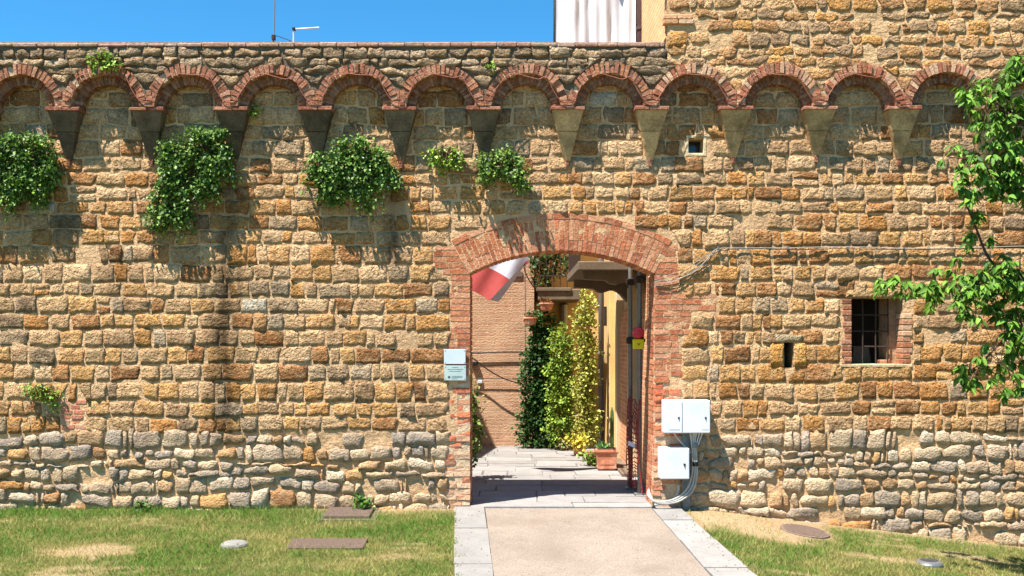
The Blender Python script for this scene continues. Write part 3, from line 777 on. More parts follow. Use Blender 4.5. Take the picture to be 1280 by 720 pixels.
def jamb(side):
    sgn = -1 if side == 'l' else 1
    XO = 588 if side == 'l' else 818
    mb = MB()
    c = lin(206, 176, 142)
    def inner(y):                       # edge of the opening or skewback line of the arch
        if y > 342: return XO + (0 if side == 'l' else -min(3, max(0, (y - 540) / 25)))
        t = (560 - y) / math.cos(AH) * math.sin(AH)
        return GCX + sgn * t
    courses = []; y = 306.0
    while y < 640:
        h = random.uniform(7.0, 8.0); courses.append((y, y + h)); y += h
    for (y0, y1) in courses:
        ym = (y0 + y1) / 2
        o = gate_left(ym) if side == 'l' else gate_right(ym)
        xi0, xi1 = inner(y0 + 0.01), inner(y1)
        xi = max(xi0, xi1) if side == 'l' and ym < 342 else min(xi0, xi1) if ym < 342 else inner(ym)
        # mortar body
        f = [(WX(o - sgn * 0.0), YW + 0.002, WZ(y1)), (WX(xi1 + sgn * 0.8), YW + 0.002, WZ(y1)), (WX(xi0 + sgn * 0.8), YW + 0.002, WZ(y0)), (WX(o), YW + 0.002, WZ(y0))]
        mb.hexa(f, [(a, YW + WT - 0.01, z) for a, b, z in f], c)
    j_ = mb.build('gate_jamb', M['mortar'], WALL, (WX(XO), YW, 0), usecol=True)
    rv = MB()
    for n_, (y0, y1) in enumerate(courses):
        ym = (y0 + y1) / 2
        o = gate_left(ym) if side == 'l' else gate_right(ym)
        o += sgn * random.uniform(-3, 3)
        x = inner(ym); dirn = sgn
        first = True
        worn = 0.012 if ym > 470 else 0.003
        while abs(o - x) > 5 and (o - x) * sgn > 0:
            ln = random.choice([11, 20]) if first and n_ % 2 else random.uniform(17, 22)
            if abs(o - x) - ln < 6: ln = abs(o - x)
            x2 = x + sgn * ln
            xa, xb = min(x, x2) + 0.5, max(x, x2) - 0.5
            jj = lambda s=0.4: random.uniform(-s, s)
            Yf = YW - 0.006 + random.uniform(-worn, worn * 0.6)
            sk = 0
            if first and ym < 342:
                i0, i1 = inner(y0 + 0.8), inner(y1 - 0.8)
                q = [(xa, y1 - 0.8), (i1 - 0.6, y1 - 0.8), (i0 - 0.6, y0 + 0.6), (xa, y0 + 0.6)] if side == 'l' else [(i1 + 0.6, y1 - 0.8), (xb, y1 - 0.8), (xb, y0 + 0.6), (i0 + 0.6, y0 + 0.6)]
            else: q = [(xa + jj(), y1 - 0.8 + jj()), (xb + jj(), y1 - 0.8 + jj()), (xb + jj(), y0 + 0.6 + jj()), (xa + jj(), y0 + 0.6 + jj())]
            pal = GB if ym < 470 else [(196, 110, 76), (204, 120, 80), (200, 140, 106), (190, 100, 70), (206, 156, 124)]
            if ym > 560: pal = [(206, 166, 132), (194, 140, 108), (198, 150, 116), (186, 120, 90)]
            f = [(WX(a), Yf + random.uniform(0, worn), WZ(b)) for a, b in q]
            MB().hexa(f, [(a, YW + 0.12, z) for a, b, z in f], bcol(pal)).build('brick', M['brick'], j_, usecol=True)
            x = x2; first = False
        if ym > 342:                     # bricks of the reveal
            yb = YW + 0.125 + random.uniform(-0.03, 0.03)
            e = WX(inner(ym))
            while yb < YW + WT - 0.03:
                y2 = min(yb + random.choice([0.13, 0.25]), YW + WT)
                rv.box((e - 0.004 if side == 'r' else e - 0.06, yb + 0.004, WZ(y1 - 0.7)), (e + 0.06 if side == 'r' else e + 0.004, y2 - 0.004, WZ(y0 + 0.6)), bcol(GB))
                yb = y2
    rv.build('reveal_bricks', M['brick'], j_, usecol=True, kind='stuff')
jamb('l'); jamb('r')
# brick repair in the lower wall
m = MB(); y = 500.0
pr = MB().box((WX(76), YW + 0.002, WZ(537)), (WX(109), YW + 0.06, WZ(500)), lin(200, 172, 138)).build('brick_repair', M['mortar'], WALL, usecol=True)
while y < 535:
    x = 76 + random.uniform(-4, 0)
    while x < 107:
        x2 = x + random.uniform(12, 19)
        MB().bbox((WX(x + 0.6), YW - 0.006 + random.uniform(-0.003, 0.006), WZ(y + 5.3)), (WX(x2 - 0.6), YW + 0.05, WZ(y)), 0.005, bcol([(196, 128, 100), (188, 116, 90), (204, 146, 116)])).build('brick', M['brick'], pr, usecol=True)
        x = x2
    y += 6.2

# ------------------------------------------------------------------ windows in the tower wall
def R2(a, b, c, d): return WX(a), WX(c), WZ(d), WZ(b)
xa, xb, za, zb = R2(1064, 372, 1128, 456)
win = MB().box((xa, YW + 0.405, za), (xb, YW + 0.435, zb)).build('barred_window', M['room_shade'], TOWER, label='dark window opening with rusty iron grille between brick jambs')
for (x0, x1) in ((1053.5, 1064.5), (1127.5, 1139)):
    y = 374.0 if x0 < 1100 else 392.0
    while y < 456:
        h = random.uniform(6.6, 7.8)
        u = random.uniform(-2, 2)
        c = bcol(BRK if x0 < 1100 else BRKP + BRK + BRKP, 0.95)
        a, b = (x0 + u, x1) if x0 < 1100 else (x0, x1 + u)
        MB().bbox((WX(a), YW - 0.010 + random.uniform(-0.006, 0.004), WZ(y + h - 1)), (WX(b), YW + 0.22, WZ(y)), 0.006, c).build('jamb_brick', M['brick'], win, usecol=True)
        y += h
v, X_, Z_ = stone([[1056, 362], [1132, 360], [1134, 373], [1054, 373]], YW, 0.012, 0.006, 0.2, edge=1)
mesh_obj('lintel', v, SF, M['stone'], win, v.mean(0), np.array(lin(190, 150, 104)), True)
MB().bbox((xa - 0.12, YW - 0.012, WZ(459)), (xb + 0.10, YW + 0.40, WZ(455)), 0.006, lin(206, 178, 138)).build('window_sill', M['dressed'], win, usecol=True)
MB().box((xb - 0.10, YW + 0.16, za), (xb + 0.001, YW + 0.40, zb), lin(176, 140, 110)).build('inner_jamb', M['dressed'], win, usecol=True)
for i, px in enumerate((1066.5, 1083, 1100, 1115)):
    t = MB().tube([(WX(px), YW + 0.12, za), (WX(px + (0.6 if i % 2 else -0.4)), YW + 0.12, (za + zb) / 2), (WX(px), YW + 0.12, zb)], 0.008, 6)
    t.build('grille_bar', M['dark_iron'], win)
for py in (393, 413.5, 433):
    MB().tube([(xa, YW + 0.128, WZ(py)), (xb - 0.1, YW + 0.128, WZ(py) - 0.004)], 0.008, 6).build('grille_bar', M['dark_iron'], win)
MB().hexa([(WX(1078), YW + 0.32, WZ(456)), (WX(1103), YW + 0.32, WZ(456)), (WX(1101), YW + 0.36, WZ(434)), (WX(1082), YW + 0.36, WZ(434))],
          [(WX(1078), YW + 0.34, WZ(456)), (WX(1103), YW + 0.34, WZ(456)), (WX(1101), YW + 0.38, WZ(434)), (WX(1082), YW + 0.38, WZ(434))]).build('loose_board', M['board'], win)
MB().bbox((WX(1106), YW + 0.15, WZ(455)), (WX(1122), YW + 0.27, WZ(450)), 0.006, lin(186, 128, 98)).build('loose_brick', M['brick'], win, usecol=True)
xa, xb, za, zb = R2(980, 428, 992, 460)
sw = MB().box((xa, YW + 0.40, za), (xb, YW + 0.43, zb)).build('slit_window', M['room_shade'], TOWER)
for q, c in (([[962, 428], [979, 429], [979.5, 459], [963, 459]], (204, 146, 78)), ([[993, 429], [1008, 428], [1008, 459], [992.5, 459]], (206, 152, 86)), ([[968, 418], [1004, 418], [1003, 428.5], [969, 428.5]], (176, 154, 120))):
    v, X_, Z_ = stone(q, YW, 0.018, 0.006, 0.15, edge=1, sink=0.2)
    mesh_obj('slit_surround', v, SF, M['stone'], sw, v.mean(0), np.array(lin(*c)), True)
xa, xb, za, zb = R2(860, 172, 880, 192)
smw = MB().box((xa, YW + 0.22, za), (xb, YW + 0.24, zb)).build('small_window', M['glass'], TOWER)
for (a, b, c, d) in ((857, 169, 883, 172.6), (857, 191.4, 883, 195), (857, 172.6, 860.6, 191.4), (879.4, 172.6, 883, 191.4)):
    x0, x1, z0, z1 = R2(a, b, c, d)
    MB().bbox((x0, YW - 0.006, z0), (x1, YW + 0.22, z1), 0.004, lin(214, 190, 150)).build('plaster_frame', M['dressed'], smw, usecol=True)

# ------------------------------------------------------------------ things fixed to the wall
def plaque(x0, y0, x1, y1, mat, label, text):
    a = P(x0, y1, YW - 0.03); b = P(x1, y0, YW - 0.03)
    t = thing('plaque', label, 'plaque', (a.x, YW - 0.02, a.z))
    MB().bbox((a.x, YW - 0.035, a.z), (b.x, YW - 0.022, b.z), 0.002).build('plate', mat, t)
    w, h = b.x - a.x, b.z - a.z
    for u in (0.06, 0.94):
        for v_ in (0.1, 0.9):
            MB().lathe((a.x + u * w, YW - 0.037, a.z + v_ * h), [(0.004, 0), (0.005, 0.001), (0.005, 0.03)], 8, axis='Y').build('screw', M['steel'], t)
    if text:
        m = MB()
        def words(u0, u1, v0, hh=0.035):
            u = u0
            while u < u1:
                l = random.uniform(0.035, 0.09); e = min(u + l, u1)
                m.box((a.x + u * w, YW - 0.0358, a.z + v0 * h), (a.x + e * w, YW - 0.0345, a.z + (v0 + hh) * h)); u = e + 0.018
        words(0.36, 0.64, 0.86); words(0.16, 0.86, 0.73); words(0.22, 0.78, 0.60); words(0.34, 0.84, 0.26); words(0.34, 0.84, 0.18); words(0.34, 0.60, 0.09)
        m.build('lettering', M['ink'], t)
        MB().lathe((a.x + 0.22 * w, YW - 0.0362, a.z + 0.22 * h), [(0.012, 0), (0.014, 0.0005), (0.014, 0.002)], 14, axis='Y').build('emblem', M['ink'], t)
plaque(555, 436.5, 582, 455.0, M['plaque_blank'], 'blank blue-grey metal plaque on the brick gate jamb, upper of two', False)
plaque(555.5, 457.0, 582.5, 475.5, M['plaque_text'], 'pale green plaque with small lettering and round emblem, lower of two', True)

def cabinet(x0, y0, x1, y1, depth, label, split=None):
    Yf = YW - 0.05 - depth
    a = P(x0, y1, Yf); b = P(x1, y0, Yf)
    t = thing('meter_cabinet', label, 'utility box', ((a.x + b.x) / 2, YW - 0.04, a.z))
    MB().bbox((a.x, Yf, a.z), (b.x, YW - 0.03, b.z), 0.008).build('cabinet_body', M['box_white'], t)
    edges = [a.x, a.x + (b.x - a.x) * split, b.x] if split else [a.x, b.x]
    for k in range(len(edges) - 1):
        d = MB().bbox((edges[k] + 0.006, Yf - 0.012, a.z + 0.006), (edges[k + 1] - 0.006, Yf + 0.003, b.z - 0.006), 0.004).build('cabinet_door', M['box_white'], t)
        u = 0.82 if not (split and k == 0) else 0.78
        lx = edges[k] + (edges[k + 1] - edges[k]) * u; lz = a.z + (b.z - a.z) * 0.48
        MB().lathe((lx, Yf - 0.017, lz), [(0.010, 0), (0.012, 0.002), (0.012, 0.008)], 12, axis='Y').build('lock', M['steel'] if split else M['black'], d)
        MB().box((lx - 0.004, Yf - 0.019, lz - 0.022 if split else lz - 0.03), (lx + 0.004, Yf - 0.0165, lz)).build('lock_flap', M['dark_iron'], d)
        if split: MB().box((edges[k + 1] - 0.09 if k else edges[k] + 0.05, Yf - 0.0135, a.z + 0.035), (edges[k + 1] - 0.02 if k else edges[k + 1] - 0.03, Yf - 0.0115, a.z + 0.038)).build('label_slot', M['grey_pipe'], d)
    return t
cabinet(830, 500.5, 888, 541.5, 0.16, 'wide white two-door electric cabinet, upper one on the stone wall', 0.40)
cabinet(825.5, 560.5, 862, 599, 0.17, 'square white cabinet with black lock, below the wide two-door one')
pt = thing('cabinet_post', 'grey steel post behind the white cabinets at the gate', 'post', (WX(861), YW - 0.035, -0.05))
MB().bbox((WX(852), YW - 0.05, -0.1), (WX(862), YW - 0.018, WZ(535)), 0.004).build('post_bar', M['steel'], pt)
MB().bbox((WX(848), YW - 0.055, -0.05), (WX(866), YW - 0.008, -0.02), 0.003).build('foot_plate', M['steel'], pt)
Yc = YW - 0.12
cond = thing('cable_conduit', 'bundle of grey flexible conduits looping from the white cabinets to the ground', 'conduit', (WX(850), YW - 0.1, 0))
for k, (dx, dy) in enumerate([(0, 0), (3.2, 2), (6.0, 4.0)]):
    pts = [P(863 + dx, 541, Yc), P(865 + dx * 0.7, 556, Yc), P(866 + dx * 0.8, 575, Yc), P(865 + dx, 594, Yc), P(859 + dx * 1.2, 611 + dy * 0.5, Yc - 0.03), P(845 + dx, 623 + dy * 0.6, Yc - 0.05), P(829 + dx, 627 + dy * 0.6, Yc - 0.06), P(816 + dx * 0.5, 626 + dy * 0.4, Yc - 0.06), P(810 + dx * 0.4, 618, Yc - 0.03), P(811, 612, Yc + 0.1)]
    MB().tube(smooth_path(pts, 6), 0.0105, 8).build('conduit', M['conduit'], cond, smooth=True)
MB().tube(smooth_path([P(848, 606, Yc), P(848, 614, Yc - 0.01), P(843, 623, Yc - 0.03), P(833, 629, Yc - 0.05), P(818, 631, Yc - 0.06)], 6), 0.011, 8).build('conduit', M['conduit'], cond, smooth=True)
for (x0, x1) in ((868, 866), (871, 868), (875, 870), (879, 872)):
    MB().tube(smooth_path([P(x0, 539, Yc), P((x0 + x1) / 2, 548, Yc), P(x1, 558, Yc)], 4), 0.006, 6).build('cable', M['box_white'], cond, smooth=True)
MB().tube(smooth_path([P(842, 541, Yc), P(848, 549, Yc), P(857, 559, Yc), P(864, 566, Yc)], 4), 0.008, 6).build('cable', M['conduit'], cond, smooth=True)
for yy in (557, 580):
    a = P(869, yy, Yc); MB().lathe((a.x, a.y, a.z - 0.02), [(0.03, 0), (0.032, 0.004), (0.032, 0.04), (0.03, 0.044)], 12).build('clamp', M['steel' if yy < 570 else 'black'], cond)

cb = thing('wall_cable', 'pale cable strung level across the stones right of the gate', 'cable', (WX(1000), YW, WZ(312)))
Yk = YW - 0.03
base = [(820, 353), (845, 350), (868, 340), (884, 324), (896, 311.5), (930, 309.5), (985, 310.5), (1060, 309), (1130, 311), (1210, 309), (1300, 308), (1460, 309)]
for s, (o, r) in enumerate([(0, 0.0042), (1.7, 0.0042)]):
    MB().tube(smooth_path([P(x, y + o * (1 if i > 4 else 2.5) + random.uniform(-0.8, 0.8), Yk) for i, (x, y) in enumerate(base)], 5), r, 6).build('strand', M['wire' if s == 0 else 'black_wire'], cb, smooth=True)  # lower strand coloured black to draw the pale cable's shadow line
for k in range(3):
    MB().tube(smooth_path([P(818, 350 + k * 2, Yk), P(838, 343 + k * 5, Yk - 0.01), P(858, 336 + k * 4, Yk), P(878, 322 + k * 4, Yk), P(900, 312, Yk)], 5), 0.0026, 5).build('strand', M['wire'], cb, smooth=True)
for x in (898, 985, 1060, 1130, 1210):
    a = P(x, 310, Yk); MB().box((a.x - 0.01, YW - 0.035, a.z - 0.014), (a.x + 0.01, YW + 0.01, a.z + 0.014)).build('clip', M['steel'], cb)
vc = thing('arch_cable', 'thin brown cable looped along the small brick arches', 'cable', (0, YP, WZ(95)))
for i in range(0, 10):
    acx = CX0 + PITCH * (i + 0.5); u = random.uniform(-6, 6); s = random.choice([4, 7, 9])
    pts = [(acx - 48, 128), (acx - 38, 112), (acx - 30 + u, 96), (acx - 14, 92), (acx + 2, 92 + s * 0.4), (acx + 16, 90 + s), (acx + 26, 96), (acx + 34, 112), (acx + 44, 126), (acx + 57, 128)]
    MB().tube(smooth_path([P(x, y, YP - 0.03) for x, y in pts], 4), 0.0045, 5).build('strand', M['red_wire'], vc, smooth=True)

# ------------------------------------------------------------------ foliage
def leaves(C, D, Nn, L, W, col, fold=0.12, droop=0.12):
    """C base, D direction, Nn face normal (n,3); six-point folded leaves"""
    D = D / np.linalg.norm(D, axis=1, keepdims=True)
    Nn = Nn - D * (Nn * D).sum(1, keepdims=True); Nn = Nn / np.maximum(np.linalg.norm(Nn, axis=1, keepdims=True), 1e-6)
    S = np.cross(D, Nn); L = L[:, None]; W = W[:, None]
    f = Nn * W * fold
    v = np.stack([C, C + D * L * 0.30 + S * W * 0.5 + f, C + D * L * 0.68 + S * W * 0.42 + f - Nn * L * droop * 0.4, C + D * L - Nn * L * droop,
                  C + D * L * 0.68 - S * W * 0.42 + f - Nn * L * droop * 0.4, C + D * L * 0.30 - S * W * 0.5 + f], 1).reshape(-1, 3)
    n = len(C); b = np.arange(n)[:, None] * 6
    fc = np.concatenate([b + np.array([[0, 1, 2, 3]]), b + np.array([[0, 3, 4, 5]])], 0)
    c = np.repeat(col, 6, 0)
    return v, fc, c
def rdir(n, bias=(0, 0, 0)):
    d = rng.normal(size=(n, 3)); d /= np.linalg.norm(d, axis=1, keepdims=True)
    return d + np.array(bias)
def gcolr(n, a, b, k0=0.7, k1=1.25):
    t = rng.random((n, 1)); return (np.array(lin(*a)) * (1 - t) + np.array(lin(*b)) * t) * rng.uniform(k0, k1, (n, 1))

def shrub(name, label, cat, blobs, root_px, Y, leaf, dens, cols, flowers=0, group=None, mat='caper_leaf', stems=14, wallY=YW, droop=-0.5):
    """blobs: (px, py, rx, ry, depth m); twigs inside each ellipsoid carry small leaves"""
    r0 = P(*root_px, wallY)
    t = thing(name, label, cat, r0, group)
    V, Fs, Cc = [], [], []; off = 0; twig_mb = MB(); FV = []
    ctr = np.array(P(blobs[0][0], blobs[0][1], Y))
    for (bx, by, rx, ry, dep) in blobs:
        s = Y / F; c = np.array(P(bx, by, Y))
        rx *= 0.93; ry *= 0.93; area = rx * ry * s * s; n = max(6, int(area * dens * 0.8))
        d = rdir(n); d /= np.linalg.norm(d, axis=1, keepdims=True)
        rad = rng.uniform(0.35, 1.0, (n, 1)) ** 0.6 * (1 + 0.34 * vn(d[:, 0] * 4 + bx, d[:, 2] * 4, 5)[:, None])
        cp = c + d * rad * np.array([rx * s, dep * 0.52, ry * s])
        if rx > 18 and wallY > YP and wallY < 11:                      # trailing strands and stray shoots
            ex_ = []
            for q in range(int(rx * 0.8)):
                a_ = random.uniform(0.1, 6.2); st = c + np.array([math.cos(a_) * rx * s * 0.9, -dep * 0.4, math.sin(a_) * ry * s * 0.85])
                ln = random.uniform(0.05, 0.26); dx_ = math.cos(a_) * 0.5 + random.uniform(-0.3, 0.3)
                for w_ in range(int(ln / 0.022)):
                    f_ = w_ * 0.022; ex_.append(st + np.array([dx_ * f_, 0.02 * w_ / 8, (0.6 * math.sin(a_) * f_ if math.sin(a_) > 0 else 0) - 3.2 * f_ * f_ - (0.5 * f_ if math.sin(a_) < 0 else 0)]))
            ex_ = np.array(ex_); cp = np.vstack([cp, ex_]); d = np.vstack([d, rdir(len(ex_)) * 0.5 + np.array([0, 0, -0.4])]); n = len(cp)
        cp[:, 1] = np.minimum(cp[:, 1], wallY - 0.02)
        k = 8
        base = np.repeat(cp, k, 0) + rng.normal(size=(n * k, 3)) * leaf * 0.85
        base[:, 1] = np.minimum(base[:, 1], wallY - 0.012)
        dd = np.repeat(d, k, 0) * 0.7 + rdir(n * k) * 0.8 + np.array([0, -0.15, droop * 0.5])
        nn = rdir(n * k) * 0.7 + np.array([-0.3, -0.4, 0.9])
        L = leaf * rng.uniform(0.5, 1.35, n * k); W = L * rng.uniform(0.62, 0.85, n * k)
        cc = gcolr(n * k, *cols) * np.repeat(rng.uniform(0.6, 1.3, (n, 1)), k, 0)
        v, f, c_ = leaves(base, dd, nn, L, W, cc)
        V.append(v); Fs.append(f + off); Cc.append(c_); off += len(v)
        for q in rng.choice(n, min(n, stems), replace=False):
            e = Vector(cp[q]); mid = (r0 + e) / 2 + Vector((0, -0.06, 0.05))
            twig_mb.tube(smooth_path([r0, mid, e], 4), [0.006, 0.0055, 0.005, 0.0045, 0.004, 0.0035, 0.003, 0.0025, 0.002], 4)
        if flowers:
            fn = max(1, int(n * flowers)); sel = rng.choice(n, fn)
            fc_ = cp[sel] + d[sel] * 0.02 + np.array([0, -0.015, 0.01])
            FV.append(fc_)
    o = mesh_obj('foliage', np.vstack(V), np.vstack(Fs), M[mat], t, r0, np.vstack(Cc), kind='stuff')
    twig_mb.build('stems', M['bark'], t, r0)
    if FV:
        fc_ = np.vstack(FV); n = len(fc_) * 4
        v, f, c_ = leaves(np.repeat(fc_, 4, 0), rdir(n, (0, -0.5, 0.3)), rdir(n, (0, -1, 0.5)), np.full(n, 0.016), np.full(n, 0.013), np.ones((n, 3)))
        mesh_obj('blossom', v, f, M['petal'], t, r0, None, kind='stuff')
    return t
CAP = ((68, 102, 36), (128, 158, 64))
LITE = ((104, 140, 40), (160, 186, 70))
G = 'caper shrubs growing out of the wall'
shrub('caper_shrub', 'rounded green caper shrub under the soot-dark corbel farthest from the gate', 'shrub', [(36, 200, 38, 30, 0.2), (8, 196, 30, 28, 0.18), (36, 232, 22, 22, 0.13), (-30, 205, 34, 30, 0.2), (62, 222, 14, 18, 0.1), (50, 246, 12, 14, 0.07)], (40, 192), YW - 0.07, 0.036, 2400, CAP, 0.16, G)
shrub('caper_shrub', 'large caper shrub trailing a long tail down to one side', 'shrub', [(246, 192, 42, 26, 0.2), (266, 186, 22, 22, 0.17), (236, 218, 32, 26, 0.16), (214, 250, 22, 20, 0.1), (200, 270, 19, 20, 0.09), (258, 236, 15, 18, 0.1)], (245, 190), YW - 0.07, 0.036, 2400, CAP, 0.16, G)
shrub('caper_shrub', 'broad bushy caper shrub with ragged trailing tips between two dark corbels', 'shrub', [(440, 201, 42, 25, 0.22), (466, 214, 22, 20, 0.16), (412, 212, 22, 20, 0.16), (436, 230, 24, 14, 0.13), (456, 250, 6, 14, 0.05), (404, 236, 9, 22, 0.06), (488, 224, 12, 12, 0.08), (422, 252, 5, 14, 0.04)], (445, 200), YW - 0.07, 0.036, 2400, CAP, 0.12, G)
shrub('caper_shrub', 'small light green caper shrub, least of those on the wall', 'shrub', [(556, 197, 18, 12, 0.10), (566, 202, 14, 10, 0.08), (544, 198, 13, 10, 0.07), (556, 212, 8, 7, 0.05)], (558, 195), YW - 0.08, 0.032, 3000, LITE, 0.04, G)
shrub('caper_shrub', 'caper shrub with drooping tips directly above the gateway arch', 'shrub', [(628, 208, 24, 15, 0.15), (645, 216, 14, 16, 0.1), (610, 216, 15, 16, 0.1), (600, 200, 8, 6, 0.06), (632, 190, 8, 7, 0.07), (648, 232, 7, 8, 0.05)], (628, 200), YW - 0.10, 0.034, 2800, ((84, 116, 42), (136, 160, 66)), 0.22, G)
GW = 'small weeds rooted in the wall'
shrub('wall_weed', 'small bright weed sprouting on top of a little brick arch', 'weed', [(129, 76, 17, 9, 0.06), (118, 79, 9, 6, 0.05), (141, 80, 8, 5, 0.05)], (129, 82), YP - 0.05, 0.034, 3000, LITE, 0, GW, stems=6, wallY=YP - 0.005)
shrub('wall_weed', 'tiny weed tuft beside a dark corbel under the brick arches', 'weed', [(315, 141, 8, 8, 0.05)], (315, 141), YW - 0.05, 0.03, 4500, LITE, 0, GW, stems=4)
shrub('wall_weed', 'tiny weed tuft in the spandrel above the row of brick arches', 'weed', [(613, 86, 6, 5, 0.04)], (613, 87), YP - 0.04, 0.026, 5000, LITE, 0, GW, stems=4, wallY=YP - 0.005)
shrub('wall_weed', 'trailing weed on the lower wall beside the patch of brick repair', 'weed', [(45, 489, 16, 6, 0.04), (66, 502, 6, 14, 0.04), (56, 493, 8, 6, 0.04)], (60, 492), YW - 0.04, 0.03, 3600, LITE, 0, GW, stems=6)
for (x, y, lab) in ((178, 630, 'leafy weed at the foot of the wall, set in the lawn'), (454, 622, 'weed clump at the wall foot behind the iron grating')):
    shrub('foot_weed', lab, 'weed', [(x, y + 3, 5, 9, 0.05), (x + 6, y + 7, 8, 4, 0.05), (x - 7, y + 8, 6, 3, 0.04)], (x, y + 8), YW - 0.12, 0.036, 3200, ((62, 100, 30), (104, 140, 48)), 0, 'weeds along the wall foot', stems=6, wallY=YW - 0.03, droop=0.5)

# cherry tree reaching in from the right, its trunk standing on the lawn
YT = 8.75
tree = thing('cherry_tree', 'cherry tree with drooping glossy leaves reaching across the wall beside the barred window', 'tree', (5.55, YT, float(gz(5.55, YT))))
trunk = MB()
tb = Vector((5.55, YT, float(gz(5.55, YT)) - 0.1))
trunk.tube(smooth_path([tb, tb + Vector((0.02, 0.03, 0.7)), tb + Vector((-0.06, 0.02, 1.5)), tb + Vector((-0.10, -0.02, 2.3)), tb + Vector((-0.04, 0.05, 3.2)), tb + Vector((0.05, 0.1, 4.3))], 4),
           list(np.interp(np.linspace(0, 1, 21), [0, 0.08, 0.5, 1], [0.15, 0.105, 0.08, 0.02])), 10)
BR = [[(1420, 420), (1345, 372), (1275, 352), (1215, 352), (1160, 362), (1096, 354)],
      [(1420, 440), (1350, 420), (1290, 412), (1250, 430), (1222, 462), (1212, 478)],
      [(1345, 372), (1280, 350), (1240, 328), (1220, 285), (1205, 248), (1196, 225)],
      [(1425, 330), (1360, 282), (1300, 235), (1240, 205), (1185, 196)],
      [(1425, 330), (1370, 250), (1310, 180), (1255, 140), (1222, 108)],
      [(1425, 260), (1380, 180), (1320, 110), (1275, 70), (1262, 40)],
      [(1425, 300), (1500, 240), (1590, 190), (1680, 180)], [(1425, 360), (1510, 330), (1600, 330)], [(1425, 230), (1440, 150), (1480, 60), (1500, -40)], [(1425, 260), (1370, 150), (1345, 40), (1350, -60)]]
bpts = []
for k, b in enumerate(BR):
    dy = [0.15, -0.2, 0.2, 0.1, -0.15, 0.2, 0.3, -0.4, 0.2, -0.3][k]
    pts = smooth_path([P(x, y, YT + dy * i / (len(b) - 1)) for i, (x, y) in enumerate(b)], 5)
    trunk.tube(pts, list(np.linspace(0.018, 0.004, len(pts))), 6)
    bpts += [(p, k) for p in pts]
# leaf clusters along and around the branches
cl = []
def cluster_along(b, dens, spread, t0=0.0, dy=0.0):
    for i in range(len(b) - 1):
        (x0, y0), (x1, y1) = b[i], b[i + 1]
        n = max(1, int(math.hypot(x1 - x0, y1 - y0) * dens))
        for k in range(n):
            t = random.random()
            cl.append((x0 + (x1 - x0) * t + random.gauss(0, spread), y0 + (y1 - y0) * t + random.gauss(0, spread) , YT + random.uniform(-0.3, 0.25)))
cluster_along(BR[0][:3], 0.26, 24); cluster_along(BR[0][2:5], 0.34, 13); cluster_along(BR[0][4:], 0.26, 6)
cluster_along(BR[1], 0.18, 16); cluster_along(BR[2][2:], 0.12, 11); cluster_along(BR[3], 0.22, 15); cluster_along(BR[4], 0.26, 16); cluster_along(BR[5], 0.16, 14)
for b in BR[6:]: cluster_along(b, 0.1, 26)
for (x, y, n, s) in [(1255, 345, 10, 17), (1240, 385, 9, 18), (1265, 450, 8, 15), (1268, 395, 8, 16), (1225, 130, 8, 12), (1258, 105, 6, 10), (1262, 165, 8, 14), (1240, 225, 9, 14), (1265, 225, 8, 12), (1208, 240, 4, 9), (1215, 470, 4, 9), (1205, 372, 7, 10), (1272, 478, 6, 10), (1268, 130, 8, 14), (1272, 200, 9, 14), (1270, 240, 4, 10), (1275, 350, 8, 14), (1275, 420, 8, 14), (1245, 165, 7, 14), (1225, 205, 6, 12), (1262, 92, 7, 9), (1274, 78, 5, 6), (1232, 112, 5, 9)]:
    for k in range(int(n * 1.6)): cl.append((random.gauss(x, s), random.gauss(y, s), YT + random.uniform(-0.3, 0.25)))
cl = [c for c in cl if c[0] > 1290 or c[1] > 72 + max(0, 1262 - c[0]) * 0.5]
twigs = MB(); LV = []
bp = np.array([p[0] for p in bpts])
for (x, y, Y) in cl:
    c = P(x, y, Y); d = ((bp - np.array(c)) ** 2).sum(1); q = Vector(bp[d.argmin()])
    if (q - c).length > 0.02: twigs.tube(smooth_path([q, (q + c) / 2 + Vector((0, 0, 0.03)), c], 3), 0.003, 4)
    n = random.randint(8, 12); a0 = random.random() * 6.3
    out = (c - q); out.z = 0
    for k in range(n):
        a = a0 + k * 2.4
        dv = Vector((math.cos(a) * 0.7, math.sin(a) * 0.7, random.uniform(-1.0, -0.15))) + out.normalized() * 0.4
        LV.append((c + Vector((random.gauss(0, 0.012), random.gauss(0, 0.012), random.gauss(0, 0.012))), dv.normalized(), random.uniform(0.06, 0.105), x, y))
trunk.build('trunk', M['bark'], tree, tb, smooth=True)
def leaf_proto(col, bend):
    T = [0, 0.18, 0.42, 0.68, 0.88, 1.0]; Wd = [0.02, 0.30, 0.42, 0.34, 0.15, 0.0]
    v = []; f = []
    for t, w in zip(T, Wd):
        z = -bend * t * t
        v += [(t, -w * 0.5, z + w * 0.22), (t, 0, z), (t, w * 0.5, z + w * 0.22)]
    for i in range(5):
        b = i * 3; f += [(b, b + 1, b + 4, b + 3), (b + 1, b + 2, b + 5, b + 4)]
    return np.array(v), f
lcols = [gcolr(1, (48, 88, 24), (104, 144, 44))[0] for _ in range(8)] + [np.array(lin(128, 164, 58)), np.array(lin(108, 148, 46))]
protos = []
for k in range(10):
    v, f = leaf_proto(None, 0.15 + 0.04 * (k % 5))
    me = bpy.data.meshes.new('cherry_leaf'); me.from_pydata(v.tolist(), [], f)
    ca = me.color_attributes.new('col', 'FLOAT_COLOR', 'POINT'); ca.data.foreach_set('color', np.tile([*lcols[k], 1], len(v)))
    me.polygons.foreach_set('use_smooth', [True] * len(f)); me.materials.append(M['leaf']); protos.append((me, v, f))
